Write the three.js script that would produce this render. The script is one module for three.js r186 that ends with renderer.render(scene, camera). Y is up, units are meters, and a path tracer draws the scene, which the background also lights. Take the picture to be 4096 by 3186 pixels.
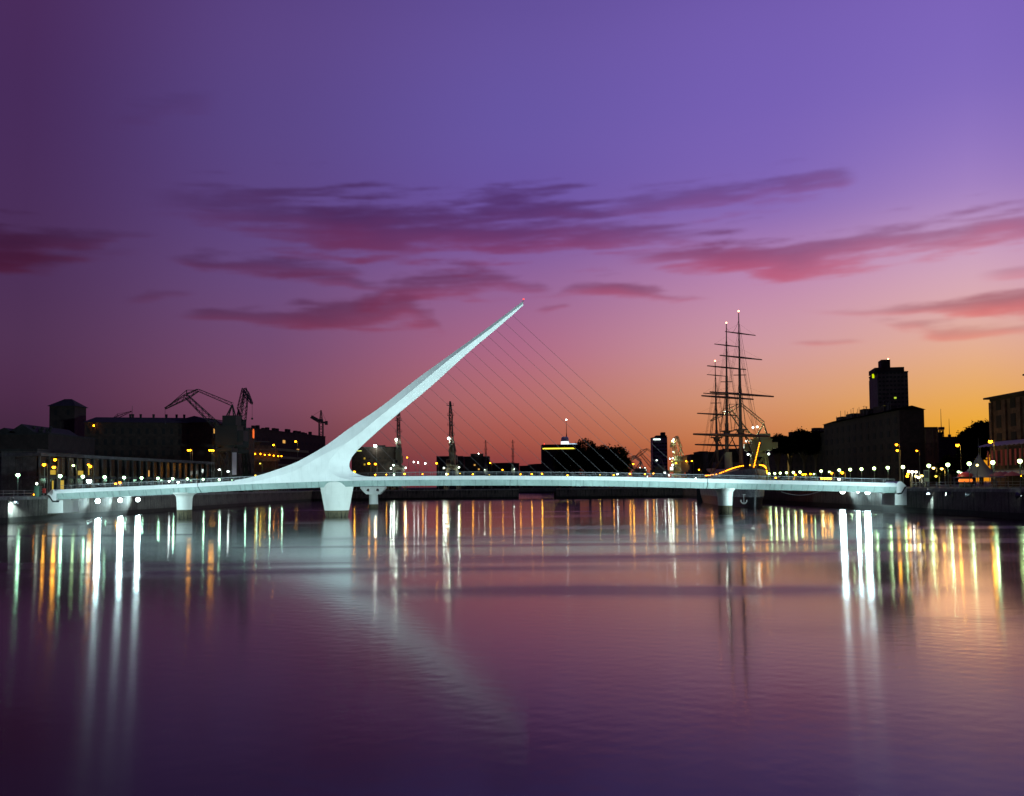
import * as THREE from 'three';
import { mergeGeometries } from 'three/addons/utils/BufferGeometryUtils.js';

// ------------------------------------------------------------------ camera
const F = 4000, CX = 2048, PY = 1770;                       // focal length and principal point in the photograph's pixels
const camera = new THREE.PerspectiveCamera(2 * Math.atan(1593 / F) * 180 / Math.PI, 4096 / 3186, 0.5, 9000);
camera.position.set(0, 5.3, 0);
camera.rotation.order = 'YXZ';
camera.rotation.set(Math.atan((1947 - PY) / F), 0, -0.0093);
camera.setViewOffset(4096, 3186, 0, -(PY - 1593), 4096, 3186);   // the lens is shifted, so uprights lean only a little
camera.updateMatrixWorld(true);
const scene = new THREE.Scene();
scene.add(camera);
const renderer = new THREE.WebGLRenderer({ antialias: true });
renderer.toneMapping = THREE.LinearToneMapping;
renderer.toneMappingExposure = 1;
renderer.shadowMap.enabled = true;

// ------------------------------------------------------------------ random numbers and noise
function rng(seed) { let s = seed >>> 0; return () => { s = (s + 0x6D2B79F5) >>> 0; let t = s; t = Math.imul(t ^ (t >>> 15), t | 1); t ^= t + Math.imul(t ^ (t >>> 7), t | 61); return ((t ^ (t >>> 14)) >>> 0) / 4294967296; }; }
const hash = (x, y) => { let h = Math.imul(x, 374761393) + Math.imul(y, 668265263) | 0; h = Math.imul(h ^ (h >>> 13), 1274126177); return ((h ^ (h >>> 16)) >>> 0) / 4294967296; };
function vnoise(x, y, wx = 0, wy = 0) {
  const xi = Math.floor(x), yi = Math.floor(y), u = x - xi, v = y - yi, a = u * u * (3 - 2 * u), b = v * v * (3 - 2 * v);
  const X = (k) => (wx ? ((k % wx) + wx) % wx : k), Y = (k) => (wy ? ((k % wy) + wy) % wy : k);
  const p = hash(X(xi), Y(yi)), q = hash(X(xi + 1), Y(yi)), r = hash(X(xi), Y(yi + 1)), s = hash(X(xi + 1), Y(yi + 1));
  return (p + (q - p) * a) * (1 - b) + (r + (s - r) * a) * b;
}
function fbm(x, y, n = 4, wx = 0, wy = 0) { let t = 0, a = 0.5, m = 0; for (let k = 0; k < n; k++) { t += a * vnoise(x + 17.3 * k * (wx ? 0 : 1), y + 9.1 * k * (wy ? 0 : 1), wx, wy); m += a; a *= 0.5; x *= 2; y *= 2; wx *= 2; wy *= 2; } return t / m; }
const lin = (c) => (c <= 0.04045 ? c / 12.92 : ((c + 0.055) / 1.055) ** 2.4);
const clamp = (x, a = 0, b = 1) => Math.min(b, Math.max(a, x));
const smooth = (a, b, x) => { const t = clamp((x - a) / (b - a)); return t * t * (3 - 2 * t); };
const rad = (d) => d * Math.PI / 180;

// ------------------------------------------------------------------ the dusk sky: a glow round the set sun, with streaks of cloud
const GLOW = 25;                                            // the sun has gone down this many degrees to the right of the view axis
const DELTA = [0, 10.6, 24.7, 38.7, 51, 90, 180], ELEV = [0, 1.1, 2.8, 5, 7.8, 11.3, 15.3, 19.9, 26, 45, 90];
const TABLE = [
  [[222, 140, 22], [230, 152, 28], [236, 166, 48], [232, 171, 104], [226, 174, 158], [208, 164, 188], [162, 130, 194], [132, 108, 190], [120, 96, 182], [85, 70, 150], [48, 38, 92]],
  [[176, 88, 44], [188, 102, 56], [206, 130, 82], [213, 151, 120], [207, 153, 160], [188, 136, 175], [136, 106, 180], [120, 97, 181], [112, 90, 173], [80, 66, 142], [48, 38, 92]],
  [[122, 54, 58], [138, 62, 62], [168, 87, 76], [180, 106, 106], [174, 106, 133], [148, 100, 150], [112, 85, 160], [104, 86, 164], [99, 80, 155], [70, 58, 128], [48, 38, 92]],
  [[80, 40, 55], [88, 48, 65], [104, 60, 79], [120, 72, 97], [116, 75, 112], [106, 75, 125], [94, 70, 130], [90, 70, 134], [89, 67, 131], [64, 52, 112], [48, 38, 92]],
  [[52, 29, 48], [58, 34, 54], [66, 39, 62], [77, 45, 74], [80, 50, 83], [76, 48, 87], [73, 46, 90], [71, 44, 91], [72, 44, 92], [55, 42, 92], [48, 38, 92]],
  [[38, 25, 45], [42, 27, 48], [46, 29, 52], [50, 32, 58], [52, 34, 64], [52, 35, 70], [52, 36, 76], [52, 37, 80], [54, 38, 84], [50, 38, 86], [48, 38, 92]],
  [[32, 25, 46], [34, 26, 48], [36, 27, 50], [38, 29, 54], [40, 31, 58], [42, 32, 62], [43, 33, 66], [44, 34, 70], [45, 35, 74], [46, 36, 82], [48, 38, 92]],
].map((r) => r.map((c) => c.map((v) => lin(v / 255))));
function pick(list, x) { let k = 0; while (k < list.length - 2 && x > list[k + 1]) k++; return [k, clamp((x - list[k]) / (list[k + 1] - list[k]))]; }
function cubic(p0, p1, p2, p3, t) { return p1 + 0.5 * t * (p2 - p0 + t * (2 * p0 - 5 * p1 + 4 * p2 - p3 + t * (3 * (p1 - p2) + p3 - p0))); }
function air(delta, el, out) {
  const [i, u] = pick(DELTA, delta), [j, v] = pick(ELEV, el), s = u * u * (3 - 2 * u) * 0.35 + u * 0.65;
  for (let c = 0; c < 3; c++) {
    const row = (k) => { const T = TABLE[k], g = (m) => T[clamp(m, 0, ELEV.length - 1)][c]; return Math.max(0.002, cubic(g(j - 1), g(j), g(j + 1), g(j + 2), v)); };
    out[c] = row(i) * (1 - s) + row(i + 1) * s;
  }
}
// clouds seen in the photograph: spines of [azimuth, elevation, half thickness, strength] in degrees
const sp = (list) => list.map(([x, y, h, s]) => { const az = Math.atan((x - CX) / F); return [az * 180 / Math.PI, Math.atan((1947 - 0.0093 * (x - CX) - y) / F * Math.cos(az)) * 180 / Math.PI, h / F * 57.3, s]; });
const CLOUDS = [
  sp([[520, 800, 40, 0], [900, 835, 85, 0.5], [1150, 870, 95, 0.75], [1400, 895, 100, 1.35], [1650, 910, 92, 1.15], [1900, 915, 100, 1.25], [2250, 905, 92, 1.15], [2550, 945, 60, 0.85], [2900, 975, 35, 0.3], [3050, 985, 25, 0]]),
  sp([[2300, 860, 40, 0], [2600, 830, 50, 0.55], [2900, 790, 55, 0.6], [3200, 735, 50, 0.6], [3380, 705, 45, 0.5], [3480, 690, 25, 0]]),
  sp([[2450, 1030, 30, 0], [2750, 1030, 45, 0.8], [2930, 1028, 62, 1.35], [3150, 1040, 68, 1.1], [3400, 1010, 58, 0.9], [3700, 955, 52, 0.75], [4000, 915, 55, 0.85], [4300, 880, 60, 0.8], [4700, 870, 40, 0]]),
  sp([[-500, 950, 70, 0.6], [0, 975, 72, 1.1], [250, 965, 50, 0.7], [560, 935, 18, 0.3], [650, 930, 12, 0]]),
  sp([[-200, 1060, 40, 0.4], [150, 1040, 40, 0.5], [420, 1010, 22, 0.12], [600, 1000, 20, 0]]),
  sp([[640, 1030, 12, 0], [800, 1045, 28, 0.7], [1000, 1062, 32, 0.75], [1200, 1078, 26, 0.75], [1400, 1090, 20, 0.5], [1480, 1095, 14, 0]]),
  sp([[950, 1085, 12, 0], [1150, 1098, 16, 0.45], [1350, 1118, 20, 0.6], [1500, 1150, 22, 0.5], [1600, 1155, 18, 0]]),
  sp([[1380, 1225, 25, 0], [1480, 1205, 40, 0.7], [1580, 1160, 48, 0.9], [1700, 1150, 52, 1.0], [1850, 1140, 48, 1.0], [2000, 1130, 42, 0.8], [2150, 1160, 32, 0.5], [2260, 1175, 14, 0]]),
  sp([[680, 1262, 8, 0], [850, 1262, 20, 0.6], [1050, 1270, 26, 0.65], [1250, 1268, 42, 1.0], [1450, 1265, 48, 0.85], [1620, 1235, 52, 0.95], [1720, 1275, 46, 0.6], [1800, 1330, 20, 0]]),
  sp([[2170, 1190, 10, 0], [2320, 1160, 28, 0.7], [2450, 1150, 36, 0.95], [2600, 1175, 28, 0.8], [2750, 1188, 14, 0.6], [2880, 1190, 7, 0]]),
  sp([[2120, 1242, 6, 0], [2190, 1238, 14, 0.5], [2260, 1225, 10, 0.4], [2300, 1220, 6, 0]]),
  sp([[3180, 1245, 10, 0], [3500, 1250, 14, 0.3], [3700, 1240, 18, 0.7], [3850, 1237, 24, 0.95], [4000, 1225, 34, 1.15], [4200, 1210, 40, 1.1], [4600, 1190, 30, 0]]),
  sp([[3480, 1290, 14, 0], [3650, 1305, 24, 0.45], [3800, 1325, 24, 0.5], [3980, 1325, 22, 0.45], [4200, 1320, 20, 0.3], [4500, 1320, 20, 0]]),
  sp([[3150, 1375, 8, 0], [3270, 1372, 12, 0.4], [3400, 1365, 10, 0.25], [3500, 1362, 8, 0]]),
  sp([[380, 470, 35, 0], [550, 445, 50, 0.12], [750, 405, 50, 0.12], [900, 380, 30, 0]]),
  sp([[470, 1200, 14, 0], [600, 1185, 24, 0.35], [700, 1175, 20, 0.25], [800, 1170, 12, 0]]),
  sp([[3900, 1110, 16, 0], [4096, 1090, 20, 0.35], [4300, 1080, 25, 0.3], [4500, 1080, 20, 0]]),
];
function skyTexture(W = 4096, H = 2048) {
  const data = new Float32Array(W * H * 4), c = [0, 0, 0];
  for (let y = 0; y < H; y++) {
    const el = (y + 0.5) / H * 180 - 90, e = Math.max(0, el);
    for (let x = 0; x < W; x++) {
      // equirectangular: u = atan2(z, x) / 2pi + 1/2; azimuth 0 looks along -z, positive to the right
      const az = ((x + 0.5) / W * 360 - 180 + 90 + 540) % 360 - 180;
      const d = Math.abs(((az - GLOW + 540) % 360) - 180);
      air(d, e, c);
      if (e > 2 && e < 32) {
        let top = 0, low = 0;
        const n1 = fbm(az * 0.30 + 3, e * 1.3 + 7, 4), n2 = fbm(az * 0.23 + e * 0.3 + 40, e * 3.0 - az * 0.16 + 3, 5), n3 = fbm(az * 0.75 - e * 0.5 + 80, e * 7.5 - az * 0.3 + 13, 5);
        const wob = (n1 - 0.5) * 1.7, gap = 1.9 * (n2 - 0.5) + 0.6 * (n3 - 0.5);
        for (const S of CLOUDS) {
          if (az < S[0][0] || az > S[S.length - 1][0]) continue;
          let k = 0; while (k < S.length - 2 && az > S[k + 1][0]) k++;
          const t = clamp((az - S[k][0]) / (S[k + 1][0] - S[k][0])), q = t * t * (3 - 2 * t), A = S[k], B = S[k + 1];
          const m = A[1] + (B[1] - A[1]) * q, h = 1.3 * (A[2] + (B[2] - A[2]) * q), st = A[3] + (B[3] - A[3]) * q;
          const v = (e - m + wob * h * 0.6) / h;
          if (v > -2.6 && v < 2.6) { const w = 1.15 * smooth(-0.08, 0.92, 0.93 - Math.abs(v) * (v < 0 ? 0.95 : 0.75) + gap * 0.85 - 0.25 * (1 - Math.min(1, st))) * st; top += w * smooth(-0.75, 0.75, v); low += w * (1 - smooth(-0.75, 0.75, v)); }
        }
        if (Math.abs(az) > 27) {                             // the same kind of streaks all round
          const ring = fbm(Math.cos(rad(az)) * 6 + 11, Math.sin(rad(az)) * 6 + e * 0.62 + 20, 5);
          const w = smooth(0.5, 0.72, ring) * smooth(27, 40, Math.abs(az)) * smooth(3, 7, e) * (1 - smooth(16, 28, e));
          top += w * 0.55; low += w * 0.35;
        }
        const a = 1 - Math.exp(-1.2 * (top + low)), f = top / (top + low + 1e-6);
        const tint = [0.50 * f + 0.98 * (1 - f), 0.25 * f + 0.34 * (1 - f), 0.32 * f + 0.36 * (1 - f)];
        for (let k = 0; k < 3; k++) c[k] *= 1 + a * (tint[k] - 1);
      }
      const o = (y * W + x) * 4;
      data[o] = c[0]; data[o + 1] = c[1]; data[o + 2] = c[2]; data[o + 3] = 1;
    }
  }
  const t = new THREE.DataTexture(data, W, H, THREE.RGBAFormat, THREE.FloatType);
  t.mapping = THREE.EquirectangularReflectionMapping; t.magFilter = THREE.LinearFilter; t.minFilter = THREE.LinearFilter; t.wrapS = THREE.RepeatWrapping; t.needsUpdate = true;
  return t;
}
scene.background = skyTexture();
scene.environment = scene.background;

// what is left of the sun: the red afterglow low over the right-hand quay
const sun = new THREE.DirectionalLight(new THREE.Color(1, 0.5, 0.25), 0.04);
sun.position.set(Math.sin(rad(GLOW)) * 900, 40, -Math.cos(rad(GLOW)) * 900);
sun.shadow.radius = 20; sun.castShadow = true;
Object.assign(sun.shadow.camera, { left: -300, right: 300, top: 200, bottom: -50, near: 1, far: 2500 });
sun.name = 'afterglow_sun';
scene.add(sun, sun.target);

// ------------------------------------------------------------------ helpers
const V = (x, y, z) => new THREE.Vector3(x, y, z);
// the point at depth D (metres along the view axis) that the photograph shows at pixel x, y: used to measure the place off the photograph
function at(x, y, D) { const d = V((x - CX) / F, -(y - PY) / F, -1).applyQuaternion(camera.quaternion); d.multiplyScalar(-D / d.z); return d.add(camera.position); }
const GROUND = 4.3;
const taken = {};
function numbered(name) { const n = taken[name] = (taken[name] ?? -1) + 1; return n ? `${name}_${String(n).padStart(3, '0')}` : name; }
function tag(o, label, category, group, kind) { if (label) o.userData.label = label; if (category) o.userData.category = category; if (group) o.userData.group = group; if (kind) o.userData.kind = kind; return o; }
function thing(name, label, category, p = V(0, 0, 0), turn = 0, group) { const o = new THREE.Group(); o.name = numbered(name); o.position.copy(p); o.rotation.y = turn; scene.add(o); return tag(o, label, category, group); }
function metres(g) {                                         // uv in metres, by the way each face points
  if (g.index) g = g.toNonIndexed();
  const p = g.attributes.position, uv = new Float32Array(p.count * 2);
  const a = V(0, 0, 0), b = V(0, 0, 0), c = V(0, 0, 0);
  for (let i = 0; i + 2 < p.count; i += 3) {
    a.fromBufferAttribute(p, i); b.fromBufferAttribute(p, i + 1).sub(a); c.fromBufferAttribute(p, i + 2).sub(a); b.cross(c);
    const ax = Math.abs(b.x), ay = Math.abs(b.y), az = Math.abs(b.z);
    for (let k = i; k < i + 3; k++) {
      if (ay > ax && ay > az) { uv[2 * k] = p.getX(k); uv[2 * k + 1] = p.getZ(k); } else if (ax > az) { uv[2 * k] = p.getZ(k); uv[2 * k + 1] = p.getY(k); } else { uv[2 * k] = p.getX(k); uv[2 * k + 1] = p.getY(k); }
    }
  }
  g.setAttribute('uv', new THREE.BufferAttribute(uv, 2));
  return g;
}
function merged(list) { const l = list.map((g) => { const h = g.index ? g.toNonIndexed() : g; for (const k of Object.keys(h.attributes)) if (!['position', 'normal', 'uv'].includes(k)) h.deleteAttribute(k); if (!h.attributes.uv) h.setAttribute('uv', new THREE.BufferAttribute(new Float32Array(h.attributes.position.count * 2), 2)); return h; }); return l.length > 1 ? mergeGeometries(l) : l[0]; }
function mesh(name, geo, m, parent) { const g = Array.isArray(geo) ? merged(geo) : geo; const o = new THREE.Mesh(m.map || m.bumpMap ? metres(g) : g, m); o.name = name; o.castShadow = o.receiveShadow = true; parent.add(o); return o; }
const part = mesh;                                            // geometry in the parent's own axes
function wpart(name, geo, m, parent) { const g = Array.isArray(geo) ? merged(geo) : geo; let r = parent; const off = V(0, 0, 0); while (r && r !== scene) { off.add(r.position); r = r.parent; } g.translate(-off.x, -off.y, -off.z); return mesh(name, g, m, parent); }   // geometry given in world coordinates
function solo(name, geo, m, label, category, group, kind) { const g = Array.isArray(geo) ? merged(geo) : geo; g.computeBoundingBox(); const b = g.boundingBox, p = V((b.min.x + b.max.x) / 2, b.min.y, (b.min.z + b.max.z) / 2); g.translate(-p.x, -p.y, -p.z); const o = mesh(numbered(name), g, m, scene); o.position.copy(p); return tag(o, label, category, group, kind); }
function bx(cx, cy, cz, sx, sy, sz, ry = 0) { const g = new THREE.BoxGeometry(sx, sy, sz); if (ry) g.rotateY(ry); g.translate(cx, cy, cz); return g; }
function bar(a, b, r0, r1 = r0, seg = 5) { const d = b.clone().sub(a), l = d.length(), g = new THREE.CylinderGeometry(r1, r0, l, seg, 1); g.applyQuaternion(new THREE.Quaternion().setFromUnitVectors(V(0, 1, 0), d.normalize())); g.translate((a.x + b.x) / 2, (a.y + b.y) / 2, (a.z + b.z) / 2); return g; }
function beam(a, b, w, h = w) { const d = b.clone().sub(a), l = d.length(), g = new THREE.BoxGeometry(w, l, h); g.applyQuaternion(new THREE.Quaternion().setFromUnitVectors(V(0, 1, 0), d.normalize())); g.translate((a.x + b.x) / 2, (a.y + b.y) / 2, (a.z + b.z) / 2); return g; }
function ball(p, r, n = 10) { const g = new THREE.SphereGeometry(r, n, Math.max(6, n * 0.7 | 0)); g.translate(p.x, p.y, p.z); return g; }
function lathe(points, seg = 32, p = V(0, 0, 0)) { const g = new THREE.LatheGeometry(points.map(([r, y]) => new THREE.Vector2(r, y)), seg); g.translate(p.x, p.y, p.z); return g; }
function strip(A, B) {                                        // a surface between two rows of points, smooth along its length
  const pos = [], idx = [], n = A.length;
  for (let i = 0; i < n; i++) pos.push(A[i].x, A[i].y, A[i].z, B[i].x, B[i].y, B[i].z);
  for (let i = 0; i < n - 1; i++) { const a = 2 * i; idx.push(a, a + 1, a + 2, a + 1, a + 3, a + 2); }
  const g = new THREE.BufferGeometry(); g.setAttribute('position', new THREE.Float32BufferAttribute(pos, 3)); g.setIndex(idx); g.computeVertexNormals();
  return g;
}
function fan(P) { const pos = [], idx = []; P.forEach((p) => pos.push(p.x, p.y, p.z)); for (let i = 1; i < P.length - 1; i++) idx.push(0, i, i + 1); const g = new THREE.BufferGeometry(); g.setAttribute('position', new THREE.Float32BufferAttribute(pos, 3)); g.setIndex(idx); g.computeVertexNormals(); return g; }
function sweep(loops) {                                       // closed rings of points along a line: one crease per ring corner, ends capped
  const n = loops[0].length, out = [];
  for (let k = 0; k < n; k++) out.push(strip(loops.map((l) => l[k]), loops.map((l) => l[(k + 1) % n])));
  const cap = (l, flip) => { const tri = THREE.ShapeUtils.triangulateShape(l.map((p) => new THREE.Vector2(p.z, p.y)), []); const pos = []; for (const t of tri) for (const i of flip ? [t[2], t[1], t[0]] : t) pos.push(l[i].x, l[i].y, l[i].z); const g = new THREE.BufferGeometry(); g.setAttribute('position', new THREE.Float32BufferAttribute(pos, 3)); g.computeVertexNormals(); return g; };
  out.push(cap(loops[0]), cap(loops[loops.length - 1], true));
  return merged(out);
}
function lattice(a, b, w0, w1, n, r) {                        // a four-chord lattice boom with zigzag bracing
  const d = b.clone().sub(a), dir = d.clone().normalize(), side = Math.abs(dir.y) > 0.95 ? V(1, 0, 0) : V(0, 1, 0), u = new THREE.Vector3().crossVectors(dir, side).normalize(), v = new THREE.Vector3().crossVectors(u, dir).normalize(), out = [];
  const c = (k, i) => { const t = i / n, w = (w0 + (w1 - w0) * t) / 2, s = [[1, 1], [1, -1], [-1, -1], [-1, 1]][k % 4]; return a.clone().addScaledVector(d, t).addScaledVector(u, s[0] * w).addScaledVector(v, s[1] * w); };
  for (let k = 0; k < 4; k++) { out.push(beam(c(k, 0), c(k, n), r * 2)); for (let i = 0; i < n; i++) out.push(i % 2 ? beam(c(k, i), c(k + 1, i + 1), r) : beam(c(k + 1, i), c(k, i + 1), r)); }
  return out;
}
const ordinals = ['first', 'second', 'third', 'fourth', 'fifth', 'sixth', 'seventh', 'eighth', 'ninth', 'tenth', 'eleventh', 'twelfth', 'thirteenth', 'fourteenth', 'fifteenth', 'sixteenth', 'seventeenth', 'eighteenth', 'nineteenth', 'twentieth', 'twenty-first', 'twenty-second', 'twenty-third', 'twenty-fourth'];

// ------------------------------------------------------------------ textures and materials
function texture(n, f, srgb = true, repeat = 1, m = n) { const d = new Uint8Array(n * m * 4); for (let y = 0; y < m; y++) for (let x = 0; x < n; x++) { const c = f(x / n, y / m), o = (y * n + x) * 4; d[o] = clamp(c[0]) * 255; d[o + 1] = clamp(c[1]) * 255; d[o + 2] = clamp(c[2]) * 255; d[o + 3] = 255; } const t = new THREE.DataTexture(d, n, m); t.wrapS = t.wrapT = THREE.RepeatWrapping; t.magFilter = THREE.LinearFilter; t.minFilter = THREE.LinearMipmapLinearFilter; t.generateMipmaps = true; if (srgb) t.colorSpace = THREE.SRGBColorSpace; t.repeat.set(repeat, repeat); t.needsUpdate = true; return t; }
const grey = (v) => [v, v, v];
const T = {
  concrete: texture(512, (u, v) => { const a = fbm(u * 6, v * 6, 5, 6, 6), b = fbm(u * 40, v * 4, 3, 40, 4), c = fbm(u * 64, v * 64, 2, 64, 64); return grey(0.94 + 0.09 * (a - 0.5) - 0.03 * smooth(0.62, 0.85, b) + 0.012 * (c - 0.5)); }, true, 1 / 9),
  quay: texture(1024, (u, v) => { const a = fbm(u * 5, v * 5, 5, 5, 5), b = fbm(u * 60, v * 3, 4, 60, 3), c = fbm(u * 90, v * 90, 2, 90, 90), s = smooth(0.5, 0.75, b); const g = 0.50 + 0.32 * (a - 0.5) - 0.24 * s + 0.22 * (c - 0.5); return [g * 1.0, g * 0.95, g * 0.88]; }, true, 1 / 11),
  quayPale: texture(512, (u, v) => { const a = fbm(u * 9, v * 9, 5, 9, 9), b = fbm(u * 50, v * 5, 3, 50, 5), c = fbm(u * 120, v * 120, 2, 120, 120); return grey(0.88 + 0.2 * (a - 0.5) - 0.12 * smooth(0.6, 0.8, b) - 0.2 * smooth(0.78, 0.9, c)); }, true, 1 / 12),
  grain: texture(256, (u, v) => grey(0.78 + 0.4 * (fbm(u * 8, v * 8, 5, 8, 8) - 0.5) + 0.14 * (fbm(u * 64, v * 64, 1, 64, 64) - 0.5)), true, 1 / 6),
  paving: texture(512, (u, v) => grey(0.66 + 0.3 * (fbm(u * 7, v * 7, 5, 7, 7) - 0.5)), true, 1 / 12),
};
const mat = (r, g, b, rough = 0.8, o = {}) => { const { tex, metal = 0, ...rest } = o; const m = new THREE.MeshStandardMaterial({ color: new THREE.Color().setRGB(r, g, b), roughness: rough, metalness: metal, ...rest }); if (tex) m.map = T[tex]; return m; };
const glow = (r, g, b, k) => new THREE.MeshStandardMaterial({ color: new THREE.Color().setRGB(0.05, 0.05, 0.05), emissive: new THREE.Color().setRGB(r, g, b), emissiveIntensity: k, roughness: 0.5 });
const M = {
  paneDark: new THREE.MeshPhysicalMaterial({ color: new THREE.Color().setRGB(0.012, 0.013, 0.018), roughness: 0.15, specularIntensity: 0.35 }),
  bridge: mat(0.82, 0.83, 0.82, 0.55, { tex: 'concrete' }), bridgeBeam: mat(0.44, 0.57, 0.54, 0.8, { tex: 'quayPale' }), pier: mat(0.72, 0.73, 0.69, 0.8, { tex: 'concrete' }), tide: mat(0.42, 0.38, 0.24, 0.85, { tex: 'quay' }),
  cable: mat(0.05, 0.045, 0.05, 0.7), rail: mat(0.16, 0.16, 0.17, 0.5, { metal: 0.3 }), plank: mat(0.20, 0.14, 0.09, 0.8, { tex: 'grain' }), joint: mat(0.02, 0.02, 0.02, 0.9), jointGrey: mat(0.16, 0.19, 0.18, 0.9), weed: mat(0.07, 0.075, 0.05, 0.8, { tex: 'quay' }),
  quay: mat(0.42, 0.41, 0.40, 0.9, { tex: 'quay' }), coping: mat(0.34, 0.33, 0.31, 0.85, { tex: 'grain' }), ground: mat(0.14, 0.135, 0.13, 0.9, { tex: 'paving' }), asphalt: mat(0.06, 0.06, 0.06, 0.9, { tex: 'paving' }),
  brick: mat(0.15, 0.085, 0.06, 0.9, { tex: 'grain' }), darkBrick: mat(0.045, 0.03, 0.026, 0.95, { tex: 'grain' }), slab: mat(0.11, 0.105, 0.11, 0.85, { tex: 'grain' }), paleWall: mat(0.11, 0.11, 0.13, 0.8, { tex: 'grain' }), slate: mat(0.03, 0.03, 0.032, 0.95, { tex: 'grain' }),
  glass: mat(0.02, 0.022, 0.028, 0.12), shutter: mat(0.006, 0.006, 0.008, 0.9), craneGrey: mat(0.22, 0.23, 0.21, 0.7), craneBlack: mat(0.022, 0.021, 0.022, 0.8), steel: mat(0.07, 0.07, 0.075, 0.55, { metal: 0.3 }), crane: mat(0.10, 0.10, 0.085, 0.65), cranePaint: mat(0.42, 0.40, 0.20, 0.6), white: mat(0.72, 0.72, 0.70, 0.6), hull: mat(0.018, 0.018, 0.022, 0.35), hullGrey: mat(0.45, 0.46, 0.48, 0.5, { tex: 'grain' }), spar: mat(0.11, 0.065, 0.04, 0.7), rope: mat(0.05, 0.04, 0.035, 0.9),
  post: mat(0.10, 0.11, 0.11, 0.5, { metal: 0.4 }), housing: mat(0.12, 0.12, 0.13, 0.5, { metal: 0.5 }), green: mat(0.015, 0.06, 0.03, 0.6), red: mat(0.55, 0.03, 0.03, 0.45), awning: mat(0.60, 0.62, 0.60, 0.8), stripe: mat(0.35, 0.05, 0.07, 0.85), leaf: mat(0.05, 0.085, 0.03, 0.8, { side: THREE.DoubleSide }), leafLit: mat(0.10, 0.13, 0.03, 0.8, { side: THREE.DoubleSide }), bark: mat(0.08, 0.06, 0.04, 0.9), banner: mat(0.34, 0.33, 0.42, 0.8),  // leafLit is leaf with lamplight put into its colour
  mercury: glow(0.56, 1.0, 0.56, 10), mercuryWarm: glow(0.72, 1.0, 0.36, 10), sodium: glow(1.0, 0.30, 0.004, 26), halide: glow(0.80, 1.0, 0.92, 34), floodLens: glow(0.84, 1.0, 0.96, 10), workLight: glow(0.82, 1.0, 0.86, 6), beacon: glow(1.0, 0.05, 0.03, 3), masthead: glow(1.0, 0.34, 0.14, 12), string: glow(1.0, 0.27, 0.006, 9), stripYellow: glow(1.0, 0.78, 0.05, 2.6), stripWhite: glow(0.8, 1.0, 0.9, 4), winWarm: glow(1.0, 0.50, 0.10, 0.75), winYellow: glow(1.0, 0.66, 0.04, 0.5), winGreen: glow(0.45, 1.0, 0.70, 0.7), signOrange: glow(1.0, 0.14, 0.01, 0.95), signLime: glow(0.75, 0.9, 0.0, 0.95), winDim: glow(0.5, 0.42, 0.05, 0.28), winLime: glow(0.6, 0.8, 0.05, 0.9),
};

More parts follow.
